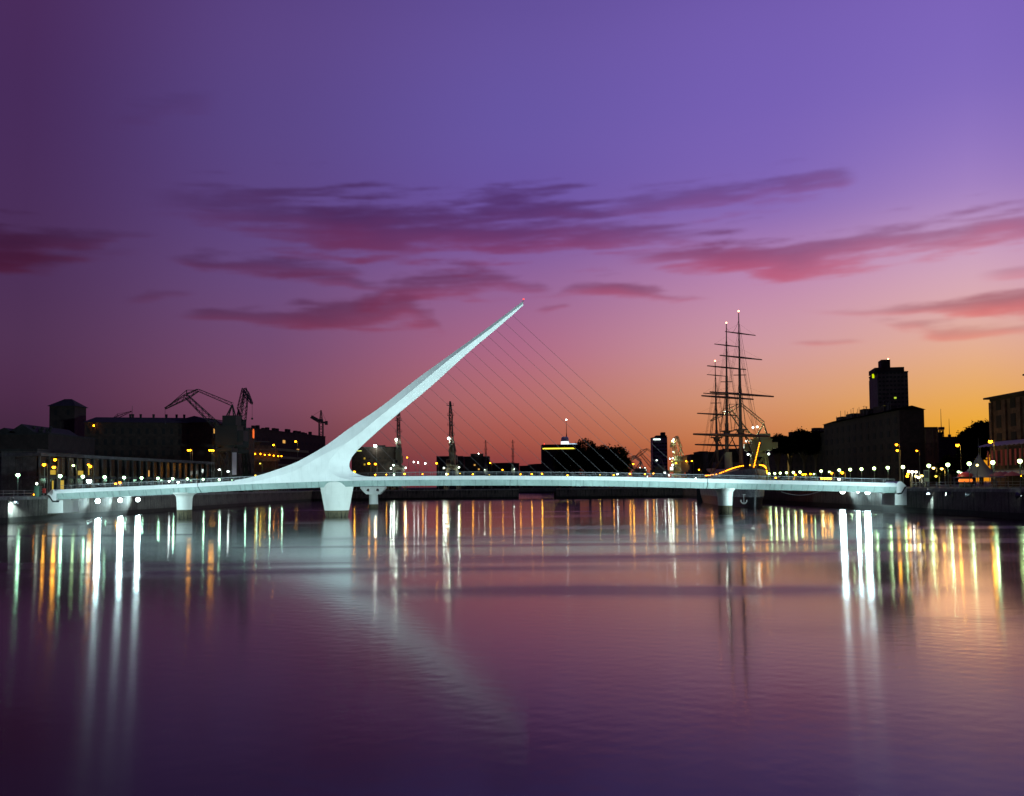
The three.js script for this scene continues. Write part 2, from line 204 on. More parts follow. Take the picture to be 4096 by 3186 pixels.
// ------------------------------------------------------------------ the dock: water, quays, ground
const XL = -84, XR = 71.5, FAR = 420, MOLE = 448, END = 790;   // quay faces, far end of the basin, the mole between the basins, end of the second basin
{
  const N = 1024, tile = 21, R = rng(7), waves = [];
  for (let k = 0; k < 46; k++) { const l = 0.2 * Math.pow(7.5, R()), a = (R() - 0.5) * 2.5 + Math.PI / 2, kx = Math.round(tile / l * Math.cos(a)), ky = Math.round(tile / l * Math.sin(a)); if (!kx && !ky) continue; waves.push([kx, ky, R() * 6.283, tile / Math.hypot(kx, ky)]); }
  const slope = 0.0035 / Math.sqrt(waves.length), d = new Float32Array(N * N * 4); let top = 0;
  for (let y = 0; y < N; y++) for (let x = 0; x < N; x++) { let h = 0; for (const [kx, ky, p, l] of waves) h += Math.sin(6.28318 * (kx * x + ky * y) / N + p) * slope * l / 6.28318 * 1.414; d[(y * N + x) * 4] = h; top = Math.max(top, Math.abs(h)); }
  for (let i = 0; i < N * N; i++) { const v = d[4 * i] / (2 * top) + 0.5; d[4 * i] = d[4 * i + 1] = d[4 * i + 2] = v; d[4 * i + 3] = 1; }
  const bump = new THREE.DataTexture(d, N, N, THREE.RGBAFormat, THREE.FloatType); bump.wrapS = bump.wrapT = THREE.RepeatWrapping; bump.magFilter = bump.minFilter = THREE.LinearFilter; bump.repeat.set(1 / tile, 1 / tile); bump.needsUpdate = true;
  // breaths of wind ruffle the dock in long lanes across it
  const lanes = [[-51, 3.0, 1.1, -2, 12], [-64, 2.6, 0.7, -26, 2], [-75, 3, 0.55, -8, 26], [-104, 4, 0.5, -16, 10], [-128, 5, 0.4, 8, 40]];
  const rough = texture(256, (u, v) => {
    const x = u * 240 - 120, z = 40 - v * 860;
    let w = 0.55 * smooth(0.56, 0.8, fbm(x / 60 + 5, z / 9 + 3, 4));
    for (const [c, h, s, a, b] of lanes) { const m = (z - c - 5 * (fbm(x / 30 + c, 2.5, 3) - 0.5)) / h; w += s * Math.exp(-m * m) * smooth(a - 14, a + 6, x) * (1 - smooth(b - 6, b + 16, x)) * (0.5 + fbm(x / 14, z / 3, 3)); }
    return grey(0.46 + 0.62 * w);
  }, false, 1, 2048);
  rough.repeat.set(1 / 240, -1 / 860); rough.offset.set(0.5, 40 / 860); rough.wrapS = rough.wrapT = THREE.ClampToEdgeWrapping;
  const m = new THREE.MeshPhysicalMaterial({ color: new THREE.Color().setRGB(0.018, 0.009, 0.007), roughness: 0.21, anisotropy: 0.72, anisotropyRotation: Math.PI / 2, ior: 1.333, roughnessMap: rough, bumpMap: bump, bumpScale: 2 * top });
  const g = new THREE.PlaneGeometry(240, 860); g.rotateX(-Math.PI / 2); g.translate(0, 0, -390);
  const p = g.attributes.position, uv = g.attributes.uv; for (let i = 0; i < p.count; i++) uv.setXY(i, p.getX(i), p.getZ(i));
  const o = new THREE.Mesh(g, m); o.name = 'water'; o.receiveShadow = true; scene.add(o); tag(o, 'calm dark dock water with long reflections', 'water', null, 'structure');
}
const structure = (name, geo, m, label, category = 'ground') => solo(name, geo, m, label, category, null, 'structure');
const slab = (x0, x1, z0, z1, y1 = GROUND, y0 = -3) => bx((x0 + x1) / 2, (y0 + y1) / 2, -(z0 + z1) / 2, x1 - x0, y1 - y0, z1 - z0);
structure('quay_ground', slab(-2600, XL - 0.8, -200, END), M.ground, 'paved quay along the left side of the dock');
structure('quay_ground', slab(XR + 0.8, 2600, -200, END), M.ground, 'paved quay along the right side of the dock');
structure('city_ground', slab(-2600, 2600, END, 5200), M.asphalt, 'dark city ground beyond the far basin');
structure('mole_ground', slab(XL - 0.8, 2.6, FAR + 0.8, MOLE), M.ground, 'paved mole closing the far end of the dock, left of the channel');
structure('mole_ground', slab(18.4, XR + 0.8, FAR + 0.8, MOLE), M.ground, 'paved mole closing the far end of the dock, right of the channel');
structure('near_quay_ground', slab(XL - 0.8, XR + 0.8, -200, -3, 3.6), M.ground, 'paved quay behind the camera at the near end of the dock');
function quayWall(x0, x1, z0, z1, label, along) {
  const c = V((x0 + x1) / 2, 0, -(z0 + z1) / 2), t = thing('quay_wall', label, 'quay wall', c);
  const W = x1 - x0, L = z1 - z0;
  part('wall', bx(0, (GROUND - 0.5 - 3) / 2, 0, W, GROUND - 0.5 + 3, L), M.quay, t);
  part('tide_band', bx(0, -1.05, 0, along === 'z' ? W + 0.03 : W, 3.9, along === 'z' ? L : L + 0.03), M.weed, t);
  part('coping', bx(0, GROUND - 0.23, 0, along === 'z' ? W + 0.24 : W, 0.54, along === 'z' ? L : L + 0.24), M.coping, t);
  return t;
}
quayWall(XL - 0.8, XL, 20, END, 'long stained stone quay wall on the left side of the dock', 'z');
quayWall(XR, XR + 0.8, 20, END, 'long stained stone quay wall on the right side of the dock', 'z');
quayWall(XL + 0.003, 2.6, FAR, FAR + 0.8, 'dark far quay wall left of the channel opening', 'x');
quayWall(18.4, XR - 0.003, FAR, FAR + 0.8, 'dark far quay wall right of the channel opening, below the trees', 'x');
{
  const t = thing('channel_bridge', 'low dark road bridge over the channel at the far end of the dock', 'bridge', V(10.5, 0, -434));
  part('deck', bx(0, 3.75, 0, 15.79, 1.3, 27), M.slab, t);
  for (const z of [13.2, -13.2]) part('parapet', [bx(0, 5.3, z, 15.7, 0.1, 0.1), ...[-7, -4.2, -1.4, 1.4, 4.2, 7].map((x) => bx(x, 4.85, z, 0.1, 0.9, 0.1))], M.steel, t);
}
// railings along both quays
function railing(x, z0, z1, label) {
  const t = thing('quay_railing', label, 'railing', V(x, GROUND, -(z0 + z1) / 2)), L = z1 - z0;
  for (const y of [1.05, 0.6, 0.14]) part('rail', bx(0, y, 0, 0.07, 0.07, L), M.rail, t);
  const n = Math.floor(L / 3.4);
  for (let i = 0; i <= n; i++) part('post', bx(0, 0.58, -L / 2 + 0.1 + i * (L - 0.2) / n, 0.1, 1.16, 0.1), M.rail, t);
}
railing(XL - 0.35, 130, 180, 'thin metal railing on the left quay before the footbridge');
railing(XL - 0.35, 189, 380, 'thin metal railing on the left quay beyond the footbridge');
railing(XR + 0.35, 110, 180, 'metal railing on the right quay wall before the footbridge');
railing(XR + 0.35, 189, 225, 'metal railing on the right quay beyond the footbridge');

// ------------------------------------------------------------------ the footbridge
const PX = (px, D = 181) => (px - CX) / F * D;
const herm = (xs, ys, x) => { const n = xs.length; let k = 0; while (k < n - 2 && x > xs[k + 1]) k++; const h = xs[k + 1] - xs[k], t = clamp((x - xs[k]) / h), s = (i) => { const a = Math.max(0, i - 1), b = Math.min(n - 1, i + 1); return (ys[b] - ys[a]) / (xs[b] - xs[a]) * h; }; const t2 = t * t, t3 = t2 * t; return ys[k] * (2 * t3 - 3 * t2 + 1) + s(k) * (t3 - 2 * t2 + t) + ys[k + 1] * (3 * t2 - 2 * t3) + s(k + 1) * (t3 - t2); };
const DX = [190, 330, 600, 785, 1000, 1280, 1470, 1800, 2150, 2480, 2830, 3100, 3350, 3620], DY = [5.42, 5.66, 6.08, 6.44, 6.86, 7.2, 7.32, 7.32, 7.16, 6.86, 6.36, 5.98, 5.62, 5.2];
const topAt = (px) => herm(DX, DY, px);
const ZF = -181;                                              // the deck's front crease
const bridge = thing('footbridge', 'long white floodlit footbridge with a slanting needle pylon across the dock', 'footbridge', V(PX(1346, 184), 0, -184));
function ring(px, lean = 0) {
  const y = topAt(px), x = PX(px), c = y - 0.69, b = c - 1.07, s = (yy) => x + lean * (y - yy);
  return [[0, c], [0.33, y], [0.95, y], [1.0, y - 0.36], [5.25, y - 0.36], [5.3, y - 0.05], [5.75, y - 0.05], [6.2, c], [5.2, b], [0.72, b]].map(([z, yy]) => V(s(yy), yy, ZF - z));
}
const spans = [];
function span(p0, p1, leanA, leanB) { const n = Math.ceil((p1 - p0) / 40), loops = []; for (let i = 0; i <= n; i++) loops.push(ring(p0 + (p1 - p0) * i / n, i === 0 ? leanA : i === n ? leanB : 0)); return loops; }
for (const [a, b, la, lb, label] of [[222, 783.5, 0, 0.38], [786.5, 2828.8, 0.38, -0.06], [2831.6, 3590, -0.06, 0]]) {
  const loops = span(a, b, la, lb), s = wpart('deck_span', sweep(loops.map((l) => l.slice(0, 8))), M.bridge, bridge);
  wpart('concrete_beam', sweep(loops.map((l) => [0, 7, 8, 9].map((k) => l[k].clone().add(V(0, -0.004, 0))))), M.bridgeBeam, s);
  const near = [], far = [];
  const n = Math.round(PX(b) - PX(a)) >> 1;
  for (const [list, off] of [[near, 1.08], [far, 5.2]]) {
    const pts = []; for (let i = 0; i <= n; i++) { const px = a + 6 + (b - a - 12) * i / n; pts.push(V(PX(px), topAt(px) - 0.36, ZF - off)); }
    pts.forEach((p, i) => { if (off < 2 && p.x > PX(990) && p.x < PX(1480)) return; list.push(beam(p, p.clone().add(V(0, 1.12, 0)), 0.05)); if (i < pts.length - 1) for (const h of [1.1, 0.75, 0.45]) list.push(beam(p.clone().add(V(0, h, 0)), pts[i + 1].clone().add(V(0, h, 0)), h > 1 ? 0.06 : 0.025)); });
  }
  wpart('railing', near, M.rail, s); wpart('railing', far, M.rail, s);
}
// cast joints in the concrete beam
for (const px of [330, 450, 570, 690, 900, 1030, 1150, 1620, 1760, 1900, 2040, 2180, 2320, 2418, 2560, 2700, 2950, 3080, 3210, 3340, 3470]) { const r = ring(px); wpart('beam_joint', beam(r[0].clone().add(V(0, -0.03, 0.0)), r[9].clone().add(V(0, 0.02, 0.0)), 0.035, 0.03), M.jointGrey, bridge); }
// rounded ends of the deck and the seats in the quay they rest on
function profileBlock(name, pts, z0, z1, m, D = 181) {
  const s = new THREE.Shape(pts.map(([px, py]) => { const p = at(px, py, D); return new THREE.Vector2(p.x, p.y); }));
  const g = new THREE.ExtrudeGeometry(s, { depth: z0 - z1, bevelEnabled: false }); g.translate(0, 0, z1);
  return wpart(name, g, m, bridge);
}
profileBlock('deck_end', [[224, 1966], [214, 1959], [206, 1959], [187, 1979], [197, 1983], [204, 1993], [210, 2004], [224, 2004]], ZF + 0.012, ZF - 6.1, M.bridge);
profileBlock('deck_end', [[3588, 1934], [3596, 1927], [3606, 1927], [3627, 1945], [3619, 1949], [3612, 1962], [3606, 1971], [3588, 1974]], ZF + 0.012, ZF - 6.1, M.bridge);
wpart('bearing_joint', [...[[191, 1984, 203, 1996], [203, 1996, 210, 2008], [210, 2008, 233, 2008]].map(([a, b, c, d]) => { const p = at(a, b, 181), q = at(c, d, 181); p.z = q.z = ZF - 3; return beam(p, q, 0.2, 6.14); })], M.joint, bridge);
wpart('bearing_joint', [...[[3623, 1949, 3614, 1964], [3614, 1964, 3607, 1975], [3607, 1975, 3590, 1978]].map(([a, b, c, d]) => { const p = at(a, b, 181), q = at(c, d, 181); p.z = q.z = ZF - 3; return beam(p, q, 0.2, 6.14); })], M.joint, bridge);
{
  const a0 = at(184, 1984, 181), a1 = at(252, 2054, 181), b0 = at(3580, 1976, 181), b1 = at(3628, 2022, 181);
  profileBlock('abutment', [[184, 1985], [190, 1985], [200, 1998], [208, 2010], [234, 2010], [238, 2003], [252, 2003], [252, 2053], [184, 2055]], ZF + 0.1, ZF - 6.4, M.pier);
  profileBlock('abutment', [[3580, 1976], [3588, 1977], [3592, 1980], [3608, 1978], [3616, 1966], [3624, 1952], [3628, 1952], [3628, 2022], [3580, 2022]], ZF + 0.1, ZF - 6.4, M.pier);
}
// the pylon
{
  const N = 66, ZC = -182.3, half = (y) => 1.31 - (y - 6.4) * (1.31 - 0.2) / 32.8;
  const curve = (pts, D) => { const c = new THREE.CatmullRomCurve3(pts.map(([x, y]) => at(x, y, D)), false, 'centripetal'); return c; };
  const even = (c, n) => { const out = []; for (let i = 0; i <= n; i++) out.push(c.getPoint(i / n)); return out; };
  const place = (list, k, sgn) => list.map((p, i) => { const r = typeof k === 'function' ? k(p.y, i) : k; return V(p.x, p.y, ZC + sgn * half(p.y) * r); });
  const edge = (y) => 0.40 + 0.33 * (1 - smooth(7, 16, y)), inner = (y, i) => 0.34 - 0.36 * smooth(0.4, 0.62, i / N) + 0.76 * smooth(0.82, 1.0, i / N);
  const U = even(curve([[940, 1922], [983, 1915], [1059, 1896], [1174, 1855], [1203, 1841], [1303, 1783], [1391, 1718], [1525, 1626], [1657, 1523], [1793, 1424], [1940, 1318], [2093, 1203]], 181.8), N);
  const R = even(curve([[940, 1938], [992, 1932], [1068, 1916], [1180, 1884], [1212, 1866], [1308, 1812], [1388, 1771], [1530, 1657], [1660, 1552], [1794, 1439], [1940, 1329], [2093, 1212]], 181.2), N);
  const splitR = Math.round(N * 6 / 11), split = N - splitR, two = (A, B) => { const a = curve(A, 181.8), o = []; for (let i = 0; i <= split; i++) o.push(a.getPoint(i / split)); const b = curve(B, 181.8); for (let i = 1; i <= splitR; i++) o.push(b.getPoint(i / splitR)); return o; };
  const Lr = two([[2093, 1220], [2013, 1291], [1866, 1415], [1720, 1547], [1583, 1661], [1487, 1745], [1430, 1798]], [[1430, 1798], [1403, 1833], [1395, 1863], [1403, 1883], [1430, 1898], [1468, 1907], [1520, 1908]]);
  const R2 = [...R.slice(splitR).reverse(), ...even(curve([[1388, 1771], [1341, 1815], [1316, 1850], [1318, 1882], [1346, 1905], [1402, 1920], [1520, 1923]], 181.2), splitR).slice(1)];
  const out = [];
  for (const s of [1, -1]) {
    out.push(strip(place(U, edge, s), place(R, 1, s)));
    out.push(strip(place(Lr, inner, s), place(R2, 1, s)));
    const poly = [...R.slice(4, splitR), ...R2.slice(split, N - 3)], base = [];
    for (let px = 1395; px >= 985; px -= 41) base.push(V(PX(px), topAt(px) - 0.69, 0));
    const all = [...poly, ...base], tri = THREE.ShapeUtils.triangulateShape(all.map((p) => new THREE.Vector2(p.x, p.y)), []), P = place(all, 1, s), pos = [];
    for (const t of tri) for (const i of t) pos.push(P[i].x, P[i].y, P[i].z);
    const g = new THREE.BufferGeometry(); g.setAttribute('position', new THREE.Float32BufferAttribute(pos, 3)); g.computeVertexNormals();
    const n = g.attributes.normal; for (let i = 0; i < n.count; i++) n.setXYZ(i, 0, 0.033 * 1, s);
    out.push(g);
  }
  out.push(strip(place(U, edge, 1), place(U, edge, -1)), strip(place(Lr, inner, 1), place(Lr, inner, -1)));
  const tip = [U[N], R[N], Lr[0]], f = [0.4, 1, 0.34];
  out.push(fan([...tip.map((p, i) => V(p.x, p.y, ZC + half(p.y) * f[i])), ...tip.slice().reverse().map((p, i) => V(p.x, p.y, ZC - half(p.y) * f[2 - i]))]));
  const pylon = wpart('pylon', out, M.bridge, bridge);
  const tp = U[N].clone().setZ(ZC);
  wpart('beacon_base', bar(tp.clone().add(V(-0.05, -0.1, 0)), tp.clone().add(V(0.05, 0.25, 0)), 0.05), M.steel, pylon);
  wpart('beacon', ball(tp.clone().add(V(0.06, 0.36, 0)), 0.14), M.beacon, pylon);
  // stays from the pylon's lower edge to the deck
  const low = even(curve([[2093, 1220], [2013, 1291], [1866, 1415], [1720, 1547], [1583, 1661], [1487, 1745], [1430, 1798]], 181.8), 200);
  for (let i = 0; i < 19; i++) {
    const ax = 1565 + (2756 - 1565) * i / 18, nx = PX(1449 + (2055 - 1449) * i / 18, 182), q = low.reduce((a, b) => (Math.abs(b.x - nx) < Math.abs(a.x - nx) ? b : a)).clone().setZ(ZC), d = V(PX(ax, 181.5), topAt(ax), ZF - 0.62);
    wpart('stay_cable', bar(q, d.clone().add(V(-0.12, 0.12, 0)), 0.027, 0.027, 6), M.cable, bridge);
    wpart('cable_anchor', beam(d.clone().add(V(0.22, -0.2, 0)), d.clone().add(V(-0.2, 0.22, 0)), 0.22), M.steel, bridge);
  }
}
// piers
function pier(cx, cz, prof, stain, sz = 1) {
  const g = lathe(prof, 40); g.scale(1, 1, sz); g.translate(cx, 0, cz);
  const p = wpart('pier', g, M.pier, bridge);
  const h = lathe(stain, 40); h.scale(1, 1, sz); h.translate(cx, 0, cz); wpart('tide_band', h, M.tide, p);
}
pier(PX(1346, 184), -184.02, [[1.9, -3], [2.0, 0], [2.24, 1.25], [2.72, 3.84], [2.69, 3.86], [2.69, 3.92], [2.73, 3.94], [3.04, 5.55], [3.07, 6.2], [3.0, 6.55], [2.2, 6.7]], [[1.92, -3], [2.012, 0], [2.245, 1.22], [2.2, 1.26]]);
pier(PX(737, 184), -184, [[1.12, -3], [1.17, 0], [1.22, 1.6], [1.27, 2.95], [1.25, 2.96], [1.25, 3.0], [1.28, 3.02], [1.3, 3.5], [1.36, 3.95], [1.55, 4.3], [1.95, 4.52], [1.95, 4.75]], [[1.135, -3], [1.182, 0], [1.235, 1.58], [1.19, 1.62]], 1.7);
pier(PX(2897, 184), -184, [[1.12, -3], [1.2, 0], [1.24, 1.5], [1.31, 2.95], [1.29, 2.96], [1.29, 3.0], [1.32, 3.02], [1.35, 3.4], [1.4, 3.8], [1.55, 4.15], [1.85, 4.42], [1.9, 4.6]], [[1.135, -3], [1.212, 0], [1.252, 1.45], [1.2, 1.5]], 1.7);
// the pier on which the opened bridge comes to rest
{
  const p = at(1494, 2022, 250), t = thing('resting_pier', 'pale flared pier standing in the water behind the main pier', 'pier', V(p.x, 0, -250));
  part('column', lathe([[1.15, -3], [1.15, 1.6], [1.1, 1.62], [1.1, 3.6], [1.4, 4.1], [1.6, 4.2]], 28), M.pier, t);
  part('tide_band', lathe([[1.17, -3], [1.17, 1.2]], 28), M.tide, t);
  const s = new THREE.Shape([[-1.6, 3.7], [1.6, 3.7], [3.0, 5.1], [3.0, 5.5], [-3.0, 5.5], [-3.0, 5.1]].map(([x, y]) => new THREE.Vector2(x, y)));
  for (const x of [-1, 1]) { const h = new THREE.Path(); h.moveTo(x * 1.2 - 0.4, 4.35); h.lineTo(x * 1.2 + 0.4, 4.35); h.lineTo(x * 1.2 + 0.4, 4.7); h.absarc(x * 1.2, 4.75, 0.4, 0, Math.PI); s.holes.push(h); }
  const g = new THREE.ExtrudeGeometry(s, { depth: 3, bevelEnabled: true, bevelSize: 0.06, bevelThickness: 0.06, bevelSegments: 2 }); g.translate(0, 0, -1.5);
  part('capital', g, M.pier, t);
}

// ------------------------------------------------------------------ floodlights on the quay walls
function flood(p, side, aim, o, label, group) {
  const { cd = 3000, cone = 30, r = 0.4, k = 1, lens = M.floodLens, tint = [0.66, 0.97, 1.0] } = o;
  const t = thing('floodlight', label, 'floodlight', V(p.x - side * 0.0, p.y, p.z), 0, group);
  const dir = aim.clone().sub(p).normalize(), q = new THREE.Quaternion().setFromUnitVectors(V(0, 0, 1), dir);
  const head = lathe([[0.12, -0.55], [0.2, -0.5], [r * 0.8, -0.2], [r + 0.05, 0], [r + 0.05, 0.05], [r, 0.05]], 16); head.rotateX(Math.PI / 2); head.applyQuaternion(q);
  part('housing', head, M.housing, t);
  const disc = new THREE.CircleGeometry(r, 20); disc.translate(0, 0, 0.02); disc.applyQuaternion(q); part('lamp_lens', disc, lens, t);
  const back = dir.clone().multiplyScalar(-0.45), w = V(side * o.reach, 0.45, 0);
  part('bracket', [beam(back, w, 0.09), beam(back.clone().add(V(0, 0.1, 0)), w.clone().add(V(0, -0.5, 0)), 0.06)], M.housing, t);
  const l = new THREE.SpotLight(new THREE.Color(...tint), cd, 0, rad(cone), 0.6, 2);
  l.name = 'flood_light'; l.position.copy(dir).multiplyScalar(0.12); l.target.position.copy(dir).multiplyScalar(10); l.shadow.radius = r / 0.02; l.castShadow = true; t.add(l, l.target);
  return t;
}
const REACH = 0.9;
const L = (z, y, ax, ay, az, o, label, group) => flood(V(XL + REACH, y, -z), -1, V(ax, ay, az), { reach: REACH + 0.1, ...o }, label, group);
const Rr = (z, y, ax, ay, az, o, label, group) => flood(V(XR - REACH, y, -z), 1, V(ax, ay, az), { reach: REACH + 0.1, ...o }, label, group);
const GL = 'floodlights on the left quay wall', GR = 'floodlights on the right quay wall';
// in front of the bridge, lighting its face (the nearest ones stand outside the frame)
L(112, 3.4, -42, 9, -182, { cd: 9500, cone: 21 }, 'floodlight on the left quay wall nearest the camera', GL);
L(134, 3.4, -45, 6, -182, { cd: 6500, cone: 34 }, 'second nearest floodlight on the left quay wall', GL);
L(168, 3.5, -70, 4.6, -181, { cd: 900, cone: 60, r: 0.3 }, 'floodlight on the left quay wall just before the footbridge', GL);
Rr(112, 3.4, -14, 17, -182, { cd: 27000, cone: 22 }, 'floodlight on the right quay wall nearest the camera', GR);
Rr(126, 3.4, 8, 7, -182, { cd: 12000, cone: 26 }, 'second nearest floodlight on the right quay wall', GR);
Rr(140, 3.4, 46, 5, -182, { cd: 4500, cone: 36 }, 'third nearest floodlight on the right quay wall', GR);
Rr(156, 3.4, 20, 9, -182, { cd: 1500, cone: 50, r: 0.3 }, 'floodlight on the right quay wall below the railing, nearest the right frame edge', GR);
Rr(163, 3.4, -10, 16, -182, { cd: 11000, cone: 24, r: 0.3 }, 'middle one of the three floodlights on the right wall before the footbridge', GR);
Rr(170.5, 3.5, 56, 4.6, -181, { cd: 900, cone: 60, r: 0.3 }, 'floodlight on the right quay wall beside the footbridge end', GR);
// behind the bridge, dazzling towards the camera
for (const [i, z] of [200.5, 212, 222].entries()) {
  L(z, 3.15, -66, 2.4, -150, { cd: 800, cone: 50, r: 0.5 }, `dazzling floodlight under the left span, ${['leftmost', 'middle', 'rightmost'][i]} of three`, GL);
}
for (const [i, z] of [199, 204.5, 214].entries()) {
  Rr(z, 3.6, 50, 2.6, -150, { cd: i === 1 ? 400 : 800, cone: 50, r: i === 1 ? 0.3 : 0.55 }, `floodlight on the right wall behind the deck, ${['nearest', 'middle', 'farthest'][i]} of three`, GR);
}
// small washers that light the wall itself
L(166.5, 3.75, XL - 0.4, 0.4, -169.5, { cd: 700, cone: 42, r: 0.22 }, 'small floodlight washing the left quay wall white before the footbridge', GL);
Rr(170, 3.75, XR + 0.4, 0.2, -173, { cd: 550, cone: 40, r: 0.22 }, 'small floodlight washing the right quay wall white before the footbridge', GR);

// ------------------------------------------------------------------ lamps
function addPoint(parent, p, tint, cd, r) { const l = new THREE.PointLight(new THREE.Color(...tint), cd, 0, 2); l.name = 'lamp_light'; l.position.copy(p); l.shadow.radius = r / 0.02; l.castShadow = true; parent.add(l); }
function globeLamp(height, glowMat, tint, cd) {
  const t = new THREE.Group();
  part('post', [bar(V(0, 0, 0), V(0, height - 0.25, 0), 0.07, 0.05, 8), bar(V(0, 0, 0), V(0, 0.5, 0), 0.14, 0.11, 8), bar(V(0, height - 0.3, 0), V(0, height - 0.22, 0), 0.12, 0.12, 8)], M.post, t);
  part('lamp_globe', ball(V(0, height + 0.1, 0), 0.34, 14), glowMat, t);
  part('cap', lathe([[0.001, height + 0.52], [0.14, height + 0.46], [0.2, height + 0.37]], 10), M.post, t);
  addPoint(t, V(0.3, height - 0.18, 0.34), tint, cd, 0.2);
  return t;
}
function row(proto, name, category, group, spots, labels) { spots.forEach((p, i) => { const o = i ? proto.clone() : proto; o.name = numbered(name); o.position.copy(p); scene.add(o); tag(o, labels(i), category, group); }); }
const rightD = [157.5, 166.4, 175, 183.6, 192, 204.7, 213, 221, 229, 236.7, 244.6, 259, 278, 284.7, 291.7, 298.5, 304.8, 311.6, 322, 334, 348, 364, 382, 402];
row(globeLamp(4.15, M.mercuryWarm, [0.64, 1.0, 0.5], 16), 'globe_lamp', 'street lamp', 'globe lamps along the right quay', rightD.map((D) => V(80, GROUND, -D)), (i) => `green-white globe lamp on the right quay, ${ordinals[i]} from the right frame edge`);
const leftD = [182, 199, 209.5, 220.7, 231.8, 242.7, 253.9, 265, 277, 291, 307, 322, 336, 352, 370, 390];
row(globeLamp(3.8, M.mercury, [0.48, 1.0, 0.68], 16), 'globe_lamp', 'street lamp', 'globe lamps along the left quay', leftD.map((D) => V(-90, GROUND, -D)), (i) => `green-white globe lamp on the left quay, ${ordinals[i]} from the left frame edge`);
// sodium lamps: [pixel x, pixel y, depth, size, where]
function streetLamp(name, px, py, D, r, k, label, group, matGlow = M.sodium, tint = [1.0, 0.5, 0.06]) {
  const p = at(px, py, D), t = thing(name, label, 'street lamp', V(p.x, GROUND, p.z), 0, group), h = p.y - GROUND;
  part('post', [bar(V(0.7, 0, 0), V(0.7, h + 0.1, 0), 0.1, 0.055, 8), bar(V(0.7, h + 0.1, 0), V(0.1, h + 0.22, 0), 0.045, 0.04, 6)], M.post, t);
  const hd = new THREE.SphereGeometry(1, 12, 6, 0, 6.284, 0, Math.PI / 2); hd.scale(r * 1.5, r * 0.8, r * 1.4); hd.translate(0, h + r * 0.62, 0); part('lamp_head', hd, M.housing, t);
  const b = new THREE.SphereGeometry(1, 12, 8); b.scale(r * 1.3, r * 1.2, r * 1.3); b.translate(0, h, 0); part('lamp_bulb', b, matGlow, t);
  addPoint(t, V(0, h - r * 1.3 - 0.3, r), tint, k, r);
  return t;
}
const GS = 'sodium street lamps';
for (const [px, py, D, r, k, label] of [
  [175, 1860, 204, 0.24, 9, 'orange street lamp before the glass pavilion, leftmost of the three'],
  [219, 1840, 209, 0.22, 8, 'orange street lamp before the glass pavilion, highest of the three'],
  [214, 1870, 201, 0.24, 12, 'orange street lamp before the glass pavilion, brightest and lowest of the three'],
  [353, 1860, 216, 0.18, 4, 'small orange street lamp behind the left span, left one of a pair'],
  [360, 1867, 214, 0.22, 6, 'small orange street lamp behind the left span, right one of a pair'],
  [752, 1802, 296, 0.22, 6, 'orange lamp at the foot of the long warehouse, left one of a close pair'],
  [760, 1802, 297, 0.22, 6, 'orange lamp at the foot of the long warehouse, right one of a close pair'],
  [838, 1802, 300, 0.22, 6, 'orange lamp left of the dock cranes, left one of a close pair'],
  [846, 1802, 301, 0.22, 6, 'orange lamp left of the dock cranes, right one of a close pair'],
  [1093, 1781, 372, 0.24, 7, 'orange street lamp at the right end of the terraced building roof'],
  [1182, 1767, 372, 0.26, 12, 'bright orange street lamp before the hillside-like apartment building'],
  [1417, 1888, 330, 0.24, 8, 'orange street lamp low beside the pylon foot'],
  [1475, 1855, 345, 0.24, 8, 'orange street lamp right of the pylon, left one of a pair'],
  [1501, 1857, 345, 0.26, 12, 'orange street lamp right of the pylon, right and brighter one of a pair'],
  [1501, 1900, 423.5, 0.24, 6, 'small orange lamp low on the far mole, right of the pylon foot'],
  [1618, 1897, 424, 0.26, 16, 'bright orange lamp on the far mole under the left lit crane'],
  [1746, 1854, 424, 0.26, 14, 'orange street lamp standing between the two lit crane masts'],
  [1790, 1897, 424, 0.24, 8, 'orange lamp on the far mole under the right lit crane'],
  [1891, 1897, 424, 0.24, 9, 'orange lamp on the far mole left of the channel'],
  [1961, 1853, 440, 0.2, 4, 'faint orange lamp above the far mole beside the small cranes'],
  [2127, 1897, 452, 0.24, 10, 'orange lamp beyond the channel bridge, dimmer left one'],
  [2168, 1896, 452, 0.26, 20, 'bright orange lamp beyond the channel bridge'],
  [2533, 1857, 424, 0.26, 18, 'bright orange lamp on the far mole right of the trees'],
  [2520, 1896, 424, 0.24, 10, 'orange lamp low on the far mole right of the trees'],
  [2614, 1895, 424, 0.24, 10, 'orange lamp low on the far mole below the dark slab tower'],
  [2705, 1853, 424, 0.22, 8, 'orange lamp left of the lit crane cabin near the ship'],
  [2875, 1853, 330, 0.2, 5, 'small orange lamp behind the sailing ship'],
  [3370, 1892, 232, 0.24, 12, 'orange lamp among the green globes on the right quay'],
  [3587, 1780, 236, 0.22, 7, 'yellow lamp by the right end of the footbridge, upper of two'],
  [3590, 1803, 238, 0.2, 6, 'yellow lamp by the right end of the footbridge, lower of two'],
  [3668, 1804, 258, 0.16, 3, 'small yellow lamp on the corner of the dark warehouse'],
  [3831, 1782, 232, 0.28, 16, 'bright orange lamp over the bushes between the warehouses'],
  [3963, 1767, 205, 0.28, 16, 'bright orange lamp beside the brick warehouse at the right edge'],
]) streetLamp('sodium_lamp', px, py, D, r, k, label, GS);
